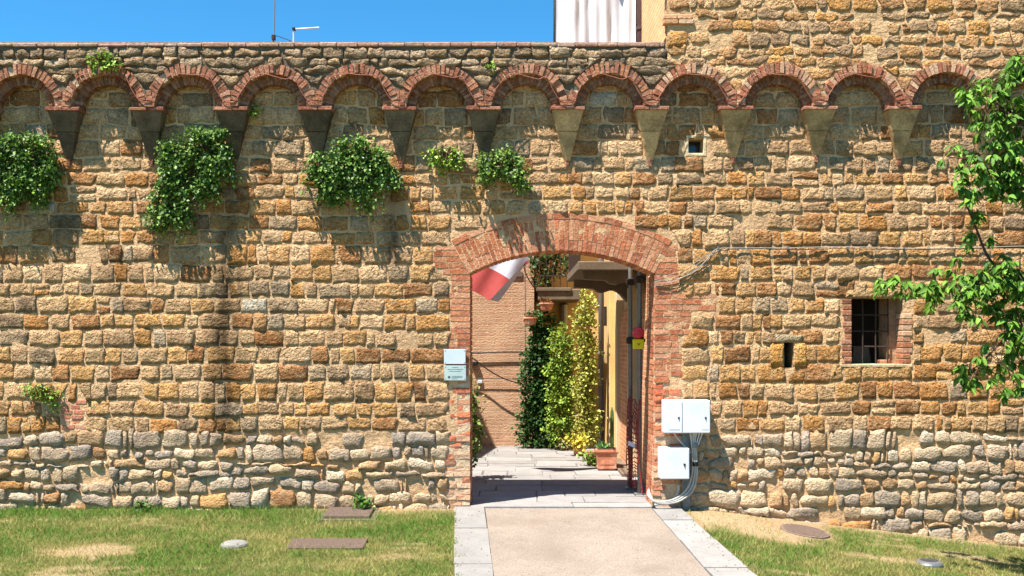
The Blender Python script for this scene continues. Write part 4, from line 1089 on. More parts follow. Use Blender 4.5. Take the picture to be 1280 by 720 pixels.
def leaf_mat(p, d, L):
    zx = Vector((random.gauss(0, 0.35), -0.35 + random.gauss(0, 0.35), 1))
    yv = zx.cross(d).normalized(); zv = d.cross(yv)
    return Matrix(((d.x * L, yv.x * L, zv.x * L, p.x), (d.y * L, yv.y * L, zv.y * L, p.y), (d.z * L, yv.z * L, zv.z * L, p.z), (0, 0, 0, 1)))
random.shuffle(LV)
inv = [l for l in LV if 1080 < l[3] < 1276 and 60 < l[4] < 490]
single = sorted(inv, key=lambda l: l[0].y)[:290]; sid = {id(l) for l in single}
V = []; Fs = []; Cc = []; off = 0
for l in LV:
    if id(l) in sid: continue
    k = random.randrange(10); me, v, f = protos[k]
    m = np.array(leaf_mat(l[0], l[1], l[2])); w = v @ m[:3, :3].T + m[:3, 3]
    V.append(w); Fs.append(np.array(f) + off); Cc.append(np.tile(lcols[k] * random.uniform(0.8, 1.15), (len(v), 1))); off += len(v)
crown = mesh_obj('crown', np.vstack(V), np.vstack(Fs), M['leaf'], tree, (5.4, YT, 2.2), np.vstack(Cc), True, kind='stuff')
twigs.build('twig_work', M['bark'], tree, (5.4, YT, 2.0), kind='stuff')
for l in single:
    me = protos[random.randrange(10)][0]
    o = bpy.data.objects.new('leaf', me); COL.objects.link(o); o.parent = crown
    mm = leaf_mat(l[0], l[1], l[2]); mm.translation = mm.translation - WORLD_LOC[crown.name]
    o.matrix_local = mm

# ------------------------------------------------------------------ lawn
N = 230000
bx = rng.uniform(-7.2, 7.2, N); by = YW - 0.02 - rng.uniform(0, 1, N) ** 0.9 * 3.6
e = np.array([path_edges(v) for v in (YW, YW - 3.6)])
t = (YW - by) / 3.6
lo_ = e[0, 0] + (e[1, 0] - e[0, 0]) * t; hi_ = e[0, 3] + (e[1, 3] - e[0, 3]) * t
bb_ = bare(bx, by)
COVERS = []
def in_cover(x, y):
    m = np.zeros_like(x, bool)
    for (x0, y0, x1, y1) in COVERS: m |= (x > x0) & (x < x1) & (y > y0) & (y < y1)
    return m
def gpt(px, py):
    """point of the lawn seen at a pixel"""
    Y = 9.5
    for _ in range(30):
        X = (px - 640) * Y / F
        Y = 0.5 * Y + 0.5 * (EYE - float(gz(X, Y))) * F / (py - HY)
    return ((px - 640) * Y / F, Y)
def cover_rect(p):
    a = [gpt(*q) for q in p]; ys_ = [q[1] for q in a]; ym_ = sum(ys_) / 4
    xs_ = [(q[0] - 640) * ym_ / F for q in p]
    r = (min(xs_), min(ys_), max(xs_), max(ys_)); COVERS.append(r); return r
RC1 = cover_rect([(408, 649), (463, 649), (412, 638), (465, 638)])
RC2 = cover_rect([(362, 687), (455, 687), (366, 676), (457, 676)])
RC3 = cover_rect([(975, 671), (1037, 671), (975, 659), (1037, 659)])
RC4 = cover_rect([(276, 686), (311, 686), (276, 677), (311, 677)])
RC5 = cover_rect([(1145, 709), (1178, 709), (1145, 701), (1178, 701)])
ov = 0.10 * np.clip(vn(np.sign(bx) * 3, by * 7, 12), 0, 1) ** 2 + 0.008
keep = ((bx < lo_ - 0.012 + ov) | (bx > hi_ + 0.012 - ov)) & (rng.random(N) > bb_ * 0.88) & ~in_cover(bx, by)
keep &= rng.random(N) < np.where(np.abs(bx) > 5.6, 0.5, 1)
bx, by, bb_ = bx[keep], by[keep], bb_[keep]; N = len(bx)
bz = gz(bx, by)
t2 = (YW - by) / 3.6; onk = (bx > e[0, 0] + (e[1, 0] - e[0, 0]) * t2) & (bx < e[0, 3] + (e[1, 3] - e[0, 3]) * t2)
bz = np.where(onk, np.array([ppz(v) for v in by]) + 0.002, bz)
hgt = rng.uniform(0.014, 0.046, N) * (1 + 0.6 * fbm(bx * 2.5, by * 3.5, 71)) * (1 + 0.5 * (rng.random(N) < 0.04)) * np.where((bx < -1.8) & (YW - by < 0.45), 1.5, 1.0)
an = rng.uniform(0, 6.283, N); le = rng.uniform(0.3, 1.3, N) * hgt
w2 = rng.uniform(0.002, 0.0046, N)
pa = rng.uniform(0, 6.283, N)
b0 = np.stack([bx + np.cos(pa) * w2, by + np.sin(pa) * w2, bz - 0.004], -1); b1 = np.stack([bx - np.cos(pa) * w2, by - np.sin(pa) * w2, bz - 0.004], -1)
tp = np.stack([bx + np.cos(an) * le, by + np.sin(an) * le, bz + hgt], -1)
gvv = np.stack([b0, b1, tp], 1).reshape(-1, 3)
dry = clamp01(0.36 + 0.85 * fbm(bx * 1.3, by * 3.2, 81, 4) + 0.35 * bb_ + 0.35 * vn(bx * 9, by * 9, 83) + rng.normal(0, 0.2, N))
dry = np.where((bx < -2.0) & (YW - by < 0.40), dry * 0.25, dry)[:, None]
gc_ = (1 - dry) * (np.array(lin(84, 124, 40)) * rng.uniform(0.75, 1.3, (N, 1))) + dry * (np.array(lin(174, 158, 98)) * rng.uniform(0.75, 1.2, (N, 1)))
mesh_obj('lawn_grass', gvv, np.arange(N * 3).reshape(-1, 3), M['grass'], None, (0, 9, 0), np.repeat(gc_, 3, 0), label='short patchy lawn of green and dry grass before the wall', cat='grass', kind='stuff')

# grit and crumbs of soil along the kerbs
gm = MB()
for k in range(420):
    yy = YW - 0.05 - random.random() ** 1.3 * 3.2; ed = path_edges(yy)
    xx = random.choice([ed[0] + abs(random.gauss(0, 0.10)), ed[3] - abs(random.gauss(0, 0.12)), random.uniform(ed[0], ed[3])])
    r_ = random.uniform(0.002, 0.007); z = ppz(yy) + 0.010 if not ed[1] < xx < ed[2] else ppz(yy)
    a_ = random.random() * 6.3
    gm.add([(xx + r_ * 1.4 * math.cos(a_ + q_ * 1.57), yy + r_ * math.sin(a_ + q_ * 1.57), z) for q_ in range(4)] + [(xx + r_ * 0.3, yy, z + r_ * 0.9)], [(0, 1, 4), (1, 2, 4), (2, 3, 4), (3, 0, 4), (3, 2, 1, 0)], tuple(np.array(lin(*random.choice([(120, 100, 78), (150, 132, 108), (96, 80, 62)])))))
gm.build('path_grit', M['mortar'], None, (0.6, 9, -0.05), usecol=True, label='loose grit and soil crumbs scattered on the path and kerbs', cat='grit', kind='stuff')

# covers and lamps set in the lawn
def grating(r, label, ribs, up):
    x0, y0, x1, y1 = r
    z = float(gz((x0 + x1) / 2, (y0 + y1) / 2)) + 0.006
    t = thing('iron_cover', label, 'manhole cover', ((x0 + x1) / 2, (y0 + y1) / 2, z), 'iron covers in the lawn')
    MB().box((x0 - up * 1.6, y0 - up * 1.6, z - 0.14), (x1 + up * 1.6, y1 + up * 1.6, z - 0.004 + up * 0.1)).build('frame', M['concrete'] if up else M['iron'], t)
    lid = MB().bbox((x0, y0, z - 0.1), (x1, y1, z + 0.010 + up * 0.5), 0.004).build('lid', M['iron'], t)
    m = MB(); w = (x1 - x0) / ribs; n2 = max(2, int((y1 - y0) / w))
    zt = z + 0.010 + up * 0.5
    for i in range(ribs):
        for j in range(n2):
            cx = x0 + (i + 0.5) * w; cy = y0 + (j + 0.5) * (y1 - y0) / n2
            m.box((cx - w * 0.3, cy - w * 0.3, zt - 0.002), (cx + w * 0.3, cy + w * 0.3, zt + 0.005))
    m.build('tread_pattern', M['iron'], lid, kind='stuff')
    t.rotation_euler.x = math.atan(0.072)
grating(RC1, 'square iron cover raised on a concrete rim against the wall foot', 22, 0.04)
grating(RC2, 'long flat rusty iron cover lying in the grass', 34, 0.0)
x0, y0, x1, y1 = RC3
cz = float(gz((x0 + x1) / 2, (y0 + y1) / 2)) + 0.003
t = thing('iron_cover', 'round iron cover in the sandy soil right of the path', 'manhole cover', ((x0 + x1) / 2, (y0 + y1) / 2, cz), 'iron covers in the lawn')
R3 = (x1 - x0) / 2
MB().lathe(((x0 + x1) / 2, (y0 + y1) / 2, cz - 0.08), [(R3 * 1.03, 0), (R3 * 1.03, 0.06), (R3 * 1.0, 0.065)], 40).build('frame', M['concrete'], t)
lid = MB().lathe(((x0 + x1) / 2, (y0 + y1) / 2, cz - 0.05), [(R3 * 0.98, 0), (R3 * 0.98, 0.058), (R3 * 0.96, 0.061)], 40).build('lid', M['iron'], t)
m = MB()
for i in range(-9, 10):
    for j in range(-9, 10):
        u, w_ = i / 10, j / 10
        if u * u + w_ * w_ < 0.8: m.box(((x0 + x1) / 2 + u * R3 - 0.009, (y0 + y1) / 2 + w_ * R3 - 0.009, cz + 0.009), ((x0 + x1) / 2 + u * R3 + 0.009, (y0 + y1) / 2 + w_ * R3 + 0.009, cz + 0.016))
m.build('tread_pattern', M['iron'], lid, kind='stuff'); t.rotation_euler = (math.atan(0.072), math.atan(0.118), 0)
def disc(r, label, mat):
    x0, y0, x1, y1 = r; R_ = (x1 - x0) / 2; c = ((x0 + x1) / 2, (y0 + y1) / 2)
    z = float(gz(*c))
    t = thing('ground_lamp', label, 'ground light', (c[0], c[1], z), None)
    MB().lathe((c[0], c[1], z - 0.06), [(R_, 0), (R_, 0.066), (R_ * 0.93, 0.082), (R_ * 0.7, 0.095)], 28).build('bezel', mat, t, smooth=False)
    MB().lathe((c[0], c[1], z + 0.02), [(R_ * 0.68, 0), (R_ * 0.66, 0.016), (R_ * 0.3, 0.020)], 24).build('lens', M['glass'] if mat is M['lamp_metal'] else M['stone_white'], t)
    for k in range(4):
        a = k * 1.57 + 0.5
        MB().lathe((c[0] + math.cos(a) * R_ * 0.82, c[1] + math.sin(a) * R_ * 0.82, z + 0.02), [(0.007, 0), (0.007, 0.014), (0.004, 0.017)], 8).build('screw', M['steel'], t)
disc(RC4, 'round pale dusty ground lamp in the lawn near the long iron cover', M['stone_white'])
disc(RC5, 'round grey metal ground lamp in the grass below the barred window', M['lamp_metal'])

# ------------------------------------------------------------------ the street behind the gate
far = thing('brick_house', 'pale brick house closing the street behind the gate', 'house', (-1.5, 16.4, 0))
MB().box((-5.2, 16.3, -0.1), (0.36, 19.2, 5.4)).build('wall', M['far_brick'], far)
rf = MB().add([(-5.5, 16.0, 5.4), (0.6, 16.0, 5.4), (0.6, 17.75, 6.0), (-5.5, 17.75, 6.0), (0.6, 19.5, 5.4), (-5.5, 19.5, 5.4)], [(0, 1, 2, 3), (3, 2, 4, 5), (1, 4, 2), (0, 3, 5), (0, 5, 4, 1)]).build('roof', M['roof_tile'], far)
a = P(655, 425, 16.29)
MB().tube([(a.x, 16.28, 0.0), (a.x, 16.28, 3.2)], 0.003, 5).build('conduit_line', M['wire'], far)
MB().box((-0.02, 16.27, 2.76), (0.17, 16.32, 2.84)).build('stone_shelf', M['concrete'], far)

yel = thing('yellow_house', 'yellow plastered house with balconies along the street behind the gate', 'house', (2.5, 14.5, 0))
HX = 1.55
MB().box((HX + 0.05, 12.6, -0.1), (6, 14.7, 6.2)).build('wall', M['beige_plaster'], yel)
MB().box((HX, 14.7, -0.1), (6, 17.0, 6.2)).build('wall', M['yellow_plaster'], yel)
MB().box((0.40, 17.0, -0.1), (6, 19, 5.2)).build('wall', M['yellow_plaster'], yel)
MB().add([(1.3, 12.6, 6.2), (6.2, 12.6, 6.2), (6.2, 17.2, 6.2), (1.3, 17.2, 6.2), (3.8, 12.6, 7.0), (3.8, 17.2, 7.0)], [(0, 4, 5, 3), (1, 2, 5, 4), (0, 1, 4), (3, 5, 2), (0, 3, 2, 1)]).build('roof', M['roof_tile'], yel)
# brick panel with arched head
m = MB(); n = 12
pts = [(12.95, 0.0), (14.3, 0.0), (14.3, 1.75)] + [(13.625 + 0.675 * math.cos(math.pi * k / n), 1.75 + 0.4 * math.sin(math.pi * k / n)) for k in range(1, n)] + [(12.95, 1.75)]
m.add([(HX - 0.005 + 0.0, a, b) for a, b in pts] + [(HX + 0.06, a, b) for a, b in pts], [tuple(range(len(pts)))] + [(i, i + len(pts), (i + 1) % len(pts) + len(pts), (i + 1) % len(pts)) for i in range(len(pts))])
m.build('brick_panel', M['side_brick'], yel)
for (ya, yb, zt) in ((12.72, 12.94, 2.4), (14.31, 14.46, 2.4)):
    MB().bbox((HX - 0.06, ya, 0), (HX + 0.06, yb, zt), 0.01).build('pilaster', M['beige_plaster'], yel)
MB().bbox((HX - 0.08, 15.1, 0), (HX + 0.02, 15.5, 2.5), 0.01).build('pilaster', M['yellow_plaster'], yel)
MB().box((HX - 0.16, 12.62, -0.02), (HX + 0.05, 14.5, 0.035)).build('door_step', M['kerb'], yel).data.materials[0] = M['concrete']
# balconies
def bracket(Y0, Y1, x0, x1, zt, dz):
    pr = [(x0, zt), (x0, zt - dz * 0.35)]
    for k in range(9):
        t = k / 8
        pr.append((x0 + (x1 - x0) * (0.35 + 0.5 * t), zt - dz * (0.40 + 0.25 * t + 0.12 * math.sin(t * 6.283))))
    pr += [(x1 - 0.02, zt - dz), (x1, zt - dz), (x1, zt)]
    n = len(pr)
    return MB().add([(a, Y0, b) for a, b in pr] + [(a, Y1, b) for a, b in pr], [tuple(range(n)), tuple(range(2 * n - 1, n - 1, -1))] + [(i, i + n, (i + 1) % n + n, (i + 1) % n) for i in range(n)])
b1 = MB().bbox((0.78, 11.85, 2.55), (1.62, 14.2, 2.66), 0.012).build('balcony', M['concrete'], yel)
for yb in (11.95, 13.7): bracket(yb, yb + 0.22, 0.86, 1.60, 2.55, 0.27 if yb < 12 else 0.3).build('bracket', M['concrete'], b1)
for k in range(16): MB().box((0.80, 11.9 + k * 0.15, 2.66), (0.815, 11.915 + k * 0.15, 3.55)).build('railing_bar', M['dark_iron'], b1)
MB().box((0.79, 11.87, 3.55), (0.825, 14.18, 3.58)).build('hand_rail', M['dark_iron'], b1)
b2 = MB().bbox((0.42, 15.95, 2.36), (1.10, 17.02, 2.54), 0.015).build('balcony', M['concrete'], yel)
MB().bbox((0.39, 15.92, 2.505), (0.95, 17.01, 2.56), 0.008).build('balcony_edge', M['concrete'], b2)
for k in range(6): MB().tube([(0.44 + k * 0.11, 15.98, 2.5), (0.44 + k * 0.11, 15.98, 3.45)], 0.008, 5).build('railing_bar', M['dark_iron'], b2)
MB().box((0.42, 15.965, 2.74), (1.0, 15.995, 2.765)).build('hand_rail', M['dark_iron'], b2)
def pipe(name, label, px, Y, z0, z1, r, mat, cat='pipe'):
    x = (px - 640) * Y / F
    t = thing(name, label, cat, (x, Y, z0))
    MB().tube([(x, Y, z0), (x, Y, z1)], r, 10).build('pipe', mat, t, smooth=True)
    z = z0 + 0.5
    while z < z1:
        MB().lathe((x, Y, z), [(r * 1.0, 0), (r * 1.25, 0.004), (r * 1.25, 0.04), (r, 0.044)], 10).build('pipe_collar', mat, t); z += 1.0
    return t
pipe('rain_pipe', 'grey rain pipe down the yellow house behind the potted climbers', 751.5, 15.6, 0.0, 6.2, 0.045, M['grey_pipe'])
pipe('rain_pipe', 'brown rain pipe on the brick flank of the tall building, above the wall', 801.5, 12.2, 3.0, 9.2, 0.055, M['brown_pipe'])
pipe('rain_pipe', 'thin dark pipe on the brick flank of the tower, beside the brown pipe', 797.0, 12.72, 4.2, 9.2, 0.02, M['dark_iron'])
# meter on the yellow wall
MB().bbox((1.44, 15.7, 1.95), (1.55, 15.95, 2.25), 0.01).build('meter_box', M['steel'], yel)
MB().lathe((0.88, 16.93, 1.98), [(0.05, 0), (0.07, 0.02), (0.07, 0.34), (0.03, 0.40)], 12).build('wall_lantern', M['lamp_metal'], yel)

# scaffold poles with warning lamp, sign and net
sc = thing('scaffold', 'steel scaffold poles standing inside the gate beside the brick reveal', 'scaffold', (1.40, 11.5, 0))
PA = (1.375, 11.62); PB = (1.425, 11.16)
for (x, y, r) in ((*PA, 0.026), (*PB, 0.026)):
    MB().tube([(x, y, 0.0), (x, y, 4.9)], r, 10).build('pole', M['steel'], sc, smooth=True)
    MB().bbox((x - 0.06, y - 0.06, 0.003), (x + 0.06, y + 0.06, 0.015), 0.003).build('base_plate', M['steel'], sc)
for z in (1.72, 2.4): MB().tube([(PA[0] + 0.03, PA[1] + 0.25, z), (PB[0] + 0.03, PB[1] - 0.1, z)], 0.024, 8).build('ledger', M['dark_iron'], sc, smooth=True)
for (x, y) in (PA, PB):
    for z in (1.72, 2.4): MB().bbox((x - 0.045, y - 0.045, z - 0.04), (x + 0.045, y + 0.045, z + 0.04), 0.012).build('coupler', M['dark_iron'], sc)
tu = MB()
for z in (4.55, 7.2): sc_t = MB().tube([(1.60, 12.72, z), (0.50, 12.72, z)], 0.024, 8).build('ledger', M['steel'], sc, smooth=True)
MB().tube([(0.55, 12.75, 4.4), (0.55, 12.75, 9.6)], 0.024, 8).build('pole', M['steel'], sc, smooth=True)
lm = thing('warning_lamp', 'round red warning lamp on a scaffold pole in the gateway', 'lamp', (PB[0], PB[1], 1.78))
a = P(798, 416, PB[1] - 0.08)
MB().lathe((a.x, a.y - 0.03, a.z), [(0.055, 0), (0.064, 0.012), (0.066, 0.05), (0.05, 0.06)], 24, axis='Y').build('lens', M['red_lens'], lm)
MB().lathe((a.x, a.y - 0.034, a.z), [(0.018, 0), (0.024, 0.004), (0.024, 0.01)], 16, axis='Y').build('lens_boss', M['red_lens'], lm)
MB().bbox((a.x - 0.03, a.y + 0.025, a.z - 0.09), (a.x + 0.03, a.y + 0.06, a.z + 0.02), 0.006).build('bracket', M['black'], lm)
sg = thing('yellow_sign', 'small yellow battery box with dark mark under the red warning lamp', 'sign', (a.x, a.y, a.z - 0.18))
b = P(798, 430, PB[1] - 0.08)
MB().bbox((b.x - 0.062, b.y - 0.03, b.z - 0.055), (b.x + 0.062, b.y + 0.03, b.z + 0.055), 0.008).build('case', M['sign_yellow'], sg)
m = MB()
m.hexa([(b.x - 0.018, b.y - 0.032, b.z + 0.012), (b.x - 0.010, b.y - 0.032, b.z + 0.012), (b.x + 0.004, b.y - 0.032, b.z - 0.014), (b.x - 0.004, b.y - 0.032, b.z - 0.014)], [(b.x - 0.018, b.y - 0.029, b.z + 0.012), (b.x - 0.010, b.y - 0.029, b.z + 0.012), (b.x + 0.004, b.y - 0.029, b.z - 0.014), (b.x - 0.004, b.y - 0.029, b.z - 0.014)])
m.hexa([(b.x + 0.010, b.y - 0.032, b.z + 0.012), (b.x + 0.018, b.y - 0.032, b.z + 0.012), (b.x + 0.005, b.y - 0.032, b.z - 0.014), (b.x - 0.001, b.y - 0.032, b.z - 0.014)], [(b.x + 0.010, b.y - 0.029, b.z + 0.012), (b.x + 0.018, b.y - 0.029, b.z + 0.012), (b.x + 0.005, b.y - 0.029, b.z - 0.014), (b.x - 0.001, b.y - 0.029, b.z - 0.014)])
m.build('mark', M['black'], sg)
# net draped between the poles
nm = MB()
def netp(u, v):
    x = PA[0] - 0.035 + (PB[0] - PA[0] + 0.05) * u + 0.015 * math.sin(u * 9 + v * 3)
    y = PA[1] - 0.05 + (PB[1] - PA[1] - 0.03) * u
    z = 0.05 + 0.98 * v + 0.05 * math.sin(u * 7) * v + 0.015 * math.sin(v * 23 + u * 5)
    return Vector((x - 0.03 * math.sin(v * 3.1), y, z))
for i in range(12): nm.tube([netp(i / 11, j / 24) for j in range(25)], 0.004, 4)
for j in range(22): nm.tube([netp(i / 16, j / 21 + 0.012 * math.sin(i * 2.0)) for i in range(17)], 0.0055, 4)
net = nm.build('safety_net', M['net'], None, (1.4, 11.4, 0.04), label='red plastic safety net wrapped round the scaffold poles', cat='net')
a = P(791, 555, 11.3)
MB().hexa([(a.x - 0.06, a.y - 0.03, a.z - 0.01), (a.x + 0.05, a.y - 0.05, a.z - 0.05), (a.x + 0.06, a.y - 0.05, a.z - 0.01), (a.x - 0.05, a.y - 0.03, a.z + 0.04)], [(a.x - 0.06, a.y - 0.025, a.z - 0.01), (a.x + 0.05, a.y - 0.045, a.z - 0.05), (a.x + 0.06, a.y - 0.045, a.z - 0.01), (a.x - 0.05, a.y - 0.025, a.z + 0.04)]).build('white_tag', M['tarp'], net)

# white sheet on the scaffold above the wall
nu, nv = 40, 30
Vt = []
for side in (0, 1):
    for j in range(nv):
        for i in range(nu):
            u, v_ = i / (nu - 1), j / (nv - 1)
            x = 0.575 + (1.575 - 0.575) * u + 0.03 * float(vn(v_ * 5, 0.3, 3)) * (1 - u) - 0.02 * (1 - v_)
            z = 4.5 + 4.9 * v_
            y = 12.66 + 0.03 * math.sin(u * 17 + 0.8 * math.sin(v_ * 4)) + 0.016 * math.sin(u * 47 + 2.0 * v_) + 0.06 * float(fbm(u * 5, v_ * 4, 91)) + 0.004 * side
            Vt.append((x, y, z))
g0 = grid_faces(nu, nv); n0 = nu * nv
ft = g0 + [tuple(q + n0 for q in f[::-1]) for f in g0]
mesh_obj('scaffold_sheet', Vt, ft, M['tarp'], None, (1.07, 12.66, 4.5), None, True, label='white cloth sheet hung over scaffolding beside the tall building', cat='tarp')

# flag behind the gate arch
fl = thing('flag', 'red, white and green flag hanging at a slant behind the gate arch', 'flag', P(640, 300, 12.5))
Yg = 12.5
c00, c10, c01, c11 = (686, 296), (612, 378), (650, 262), (570, 345)        # green end near/far edge to red end
nu, nv = 31, 12
def fp(u, v_):
    x = (c00[0] * (1 - u) + c10[0] * u) * (1 - v_) + (c01[0] * (1 - u) + c11[0] * u) * v_
    y = (c00[1] * (1 - u) + c10[1] * u) * (1 - v_) + (c01[1] * (1 - u) + c11[1] * u) * v_
    y += 6 * math.sin(u * 3.0) * (0.3 + v_) - 3 * math.sin(v_ * 3.1 + u * 2)
    return P(x, y, Yg + 0.05 * math.sin(u * 5 + v_ * 3) + 0.03 * math.sin(v_ * 9 + u * 6) + 0.14 * v_)
for (u0, u1, mt, nm_) in ((0.0, 0.33, 'flag_green', 'green_stripe'), (0.33, 0.665, 'flag_white', 'white_stripe'), (0.665, 1.0, 'flag_red', 'red_stripe')):
    vv = [fp(u0 + (u1 - u0) * i / 10, j / 11) for j in range(12) for i in range(11)]
    f = grid_faces(11, 12); n0 = len(vv)
    vv2 = [p + Vector((0, 0.002, 0)) for p in vv]
    mesh_obj(nm_, vv + vv2, f + [tuple(q + n0 for q in g[::-1]) for g in f], M[mt], fl, P(640, 330, Yg), None, True)
vv = []
for i in range(12):
    u = 0.42 + 0.58 * i / 11
    p0 = fp(u, 0.0); p1 = fp(u, 0.0) + Vector((0.115 * (i / 11) ** 0.7 , 0.05, -0.004 - 0.01 * i / 11))
    vv += [p0, p1]
mesh_obj('folded_edge', vv, [(2 * i, 2 * i + 1, 2 * i + 3, 2 * i + 2) for i in range(11)], M['flag_white'], fl, P(640, 330, Yg), None, True)
MB().tube([P(640, 258, Yg + 0.14), P(690, 300, Yg), P(708, 316, Yg - 0.03)], 0.010, 8).build('staff', M['wood'], fl)
MB().tube([P(664, 279, Yg + 0.06), P(668, 262, YW + WT)], 0.010, 8).build('staff_arm', M['dark_iron'], fl)

# wires on the far house
fw = thing('street_wire', 'dark wires strung across the brick house behind the gate', 'cable', P(620, 445, 16.2))
MB().tube(smooth_path([P(540, 441, 16.24), P(600, 441, 16.24), P(630, 440, 16.24), P(668, 440, 16.24)], 4), 0.012, 5).build('strand', M['black_wire'], fw)
MB().tube(smooth_path([P(560, 436, 16.1), P(588, 446, 16.1), P(610, 462, 16.1), P(632, 474, 16.1), P(660, 482, 16.1)], 4), 0.011, 5).build('strand', M['black_wire'], fw)
MB().tube(smooth_path([P(540, 472, 16.24), P(600, 473, 16.24), P(668, 474, 16.24)], 4), 0.007, 5).build('strand', M['black_wire'], fw)
MB().bbox(tuple(P(588, 457, 16.22)), (P(597, 452, 16.22).x, 16.30, P(597, 452, 16.22).z), 0.01).build('junction_box', M['black'], fw)
MB().bbox(tuple(P(597, 480, 16.27)), (P(603, 475, 16.27).x, 16.30, P(603, 475, 16.27).z), 0.005).build('junction_box', M['box_white'], fw)

# climbers and pots
GC = 'climbing plants along the street'
def climber(label, px0, px1, py0, py1, Y, cols, leaf, dens, mat='caper_leaf'):
    bl = []; n = 7
    for k in range(n):
        y = py0 + (py1 - py0) * (k + 0.5) / n; u = (k + 0.5) / n
        w = (px1 - px0) / 2 * (0.62 + 0.38 * min(1, u * 2.6)) * random.uniform(0.9, 1.08)
        bl.append(((px0 + px1) / 2 + random.uniform(-3, 3), y, w, (py1 - py0) / n * 0.8, 0.22))
    return shrub('climbing_plant', label, 'plant', bl, ((px0 + px1) / 2, py1), Y, leaf, dens, cols, 0, GC, mat, 5, Y + 0.3, 0.1)
climber('dark green climber on the brick house, widest of the three in the street', 649, 700, 393, 556, 16.0, ((28, 58, 20), (66, 106, 40)), 0.05, 2800)
climber('mid green climber in a terracotta pot between the dark and the yellow ones', 684, 722, 412, 546, 15.7, ((96, 132, 36), (164, 182, 70)), 0.046, 2300)
climber('tall yellow-green variegated climber in front of the grey rain pipe', 717, 748, 372, 552, 15.1, ((126, 140, 44), (196, 190, 96)), 0.046, 2300)
GP = 'terracotta pots along the street'
def pot(label, px, pyb, wpx, hpx, fill=None):
    Y = F * EYE / (pyb - HY); s = Y / F; x = (px - 640) * s; r = wpx / 2 * s; h = hpx * s
    t = thing('plant_pot', label, 'pot', (x, Y, 0.003), GP)
    MB().lathe((x, Y, 0.004), [(r * 0.72, 0), (r * 0.9, h * 0.78), (r, h * 0.80), (r * 1.02, h * 0.98), (r * 0.98, h), (r * 0.86, h), (r * 0.84, h * 0.86)], 20).build('pot_body', M['terracotta'], t, smooth=False)
    MB().lathe((x, Y, h * 0.85), [(r * 0.84, 0), (r * 0.84, 0.01), (r * 0.3, 0.015)], 16).build('soil', M['soil'], t)
    return x, Y, h, r
pot('terracotta pot holding the mid green climber', 687.5, 557, 20, 15)
pot('terracotta pot beside the mid green climber, below the variegated one', 706, 561, 15, 15)
pot('wide terracotta pot under the yellow-green variegated climber', 724, 569, 18, 14)
pot('terracotta pot just behind the square planter', 739, 581, 15, 17)
def small_plant(label, px, pyb, w, h, cols, z0, leaf=0.05, dens=1600, up=0.6):
    Y = F * EYE / (pyb - HY); py = HY + (EYE - z0) * F / Y
    return shrub('potted_plant', label, 'plant', [(px, py - h * 0.5, w / 2, h / 2, w / 2 * Y / F), (px + w * 0.2, py - h * 0.3, w / 3, h / 3, w / 3 * Y / F)], (px, py), Y, leaf, dens, cols, 0, 'small potted plants in the street', 'caper_leaf', 5, Y + 0.4, up)
small_plant('yellow leafy plant spilling over the pots near the square planter', 722, 570, 22, 22, ((170, 160, 40), (220, 200, 80)), 0.12)
small_plant('low green plant on the paving against the square planter', 738, 582, 22, 16, ((92, 124, 44), (140, 164, 70)), 0.02)
small_plant('grey green plant at the foot of the pots by the dark climber', 703, 563, 10, 12, ((110, 120, 60), (160, 150, 100)), 0.02)
# square planter
Yq = 13.15
a = P(745.5, 589, Yq); b = P(773, 562, Yq)
sq = thing('square_planter', 'square terracotta planter with moulded rim and small succulents', 'planter', ((a.x + b.x) / 2, Yq + 0.17, 0.003))
xm, hw = (a.x + b.x) / 2, (b.x - a.x) / 2
def frus(w0, w1, z0, z1, mb):
    yc = Yq + hw
    mb.add([(xm - w0, yc - w0, z0), (xm + w0, yc - w0, z0), (xm + w0, yc + w0, z0), (xm - w0, yc + w0, z0), (xm - w1, yc - w1, z1), (xm + w1, yc - w1, z1), (xm + w1, yc + w1, z1), (xm - w1, yc + w1, z1)], BOXF)
m = MB(); frus(hw * 0.74, hw * 0.74, 0.003, 0.03, m); frus(hw * 0.86, hw * 0.86, 0.03, 0.05, m); frus(hw * 0.82, hw * 0.90, 0.05, 0.225, m); m.build('planter_body', M['terracotta'], sq)
m = MB(); frus(hw * 0.96, hw * 1.03, 0.225, 0.25, m); frus(hw * 1.03, hw * 1.0, 0.25, 0.28, m); m.build('planter_rim', M['terracotta'], sq)
MB().box((xm - hw * 0.85, Yq + hw * 0.15, 0.276), (xm + hw * 0.85, Yq + hw * 1.85, 0.286)).build('soil', M['soil'], sq)
m = MB().box((xm - hw * 0.62, Yq + hw * 0.135, 0.085), (xm + hw * 0.62, Yq + hw * 0.17, 0.19)).build('front_panel', M['terracotta'], sq)
su = thing('succulent', 'small spiky green succulent in the square planter', 'plant', (xm - 0.05, Yq + 0.15, 0.286))
n = 40; v, f, c_ = leaves(np.tile([xm - 0.04, Yq + 0.14, 0.286], (n, 1)) + rng.normal(size=(n, 3)) * np.array([0.03, 0.03, 0.005]), rdir(n, (0, 0, 1.0)), rdir(n, (0, -1, 0.4)), rng.uniform(0.07, 0.12, n), np.full(n, 0.022), gcolr(n, (74, 120, 60), (130, 170, 96)))
mesh_obj('rosette', v, f, M['leaf'], su, (xm - 0.04, Yq + 0.14, 0.286), c_)
ca = thing('columnar_cactus', 'tall thin green cactus rising from the square planter', 'cactus', (xm + 0.08, Yq + 0.2, 0.286))
m = MB(); nr = 8; vv = []
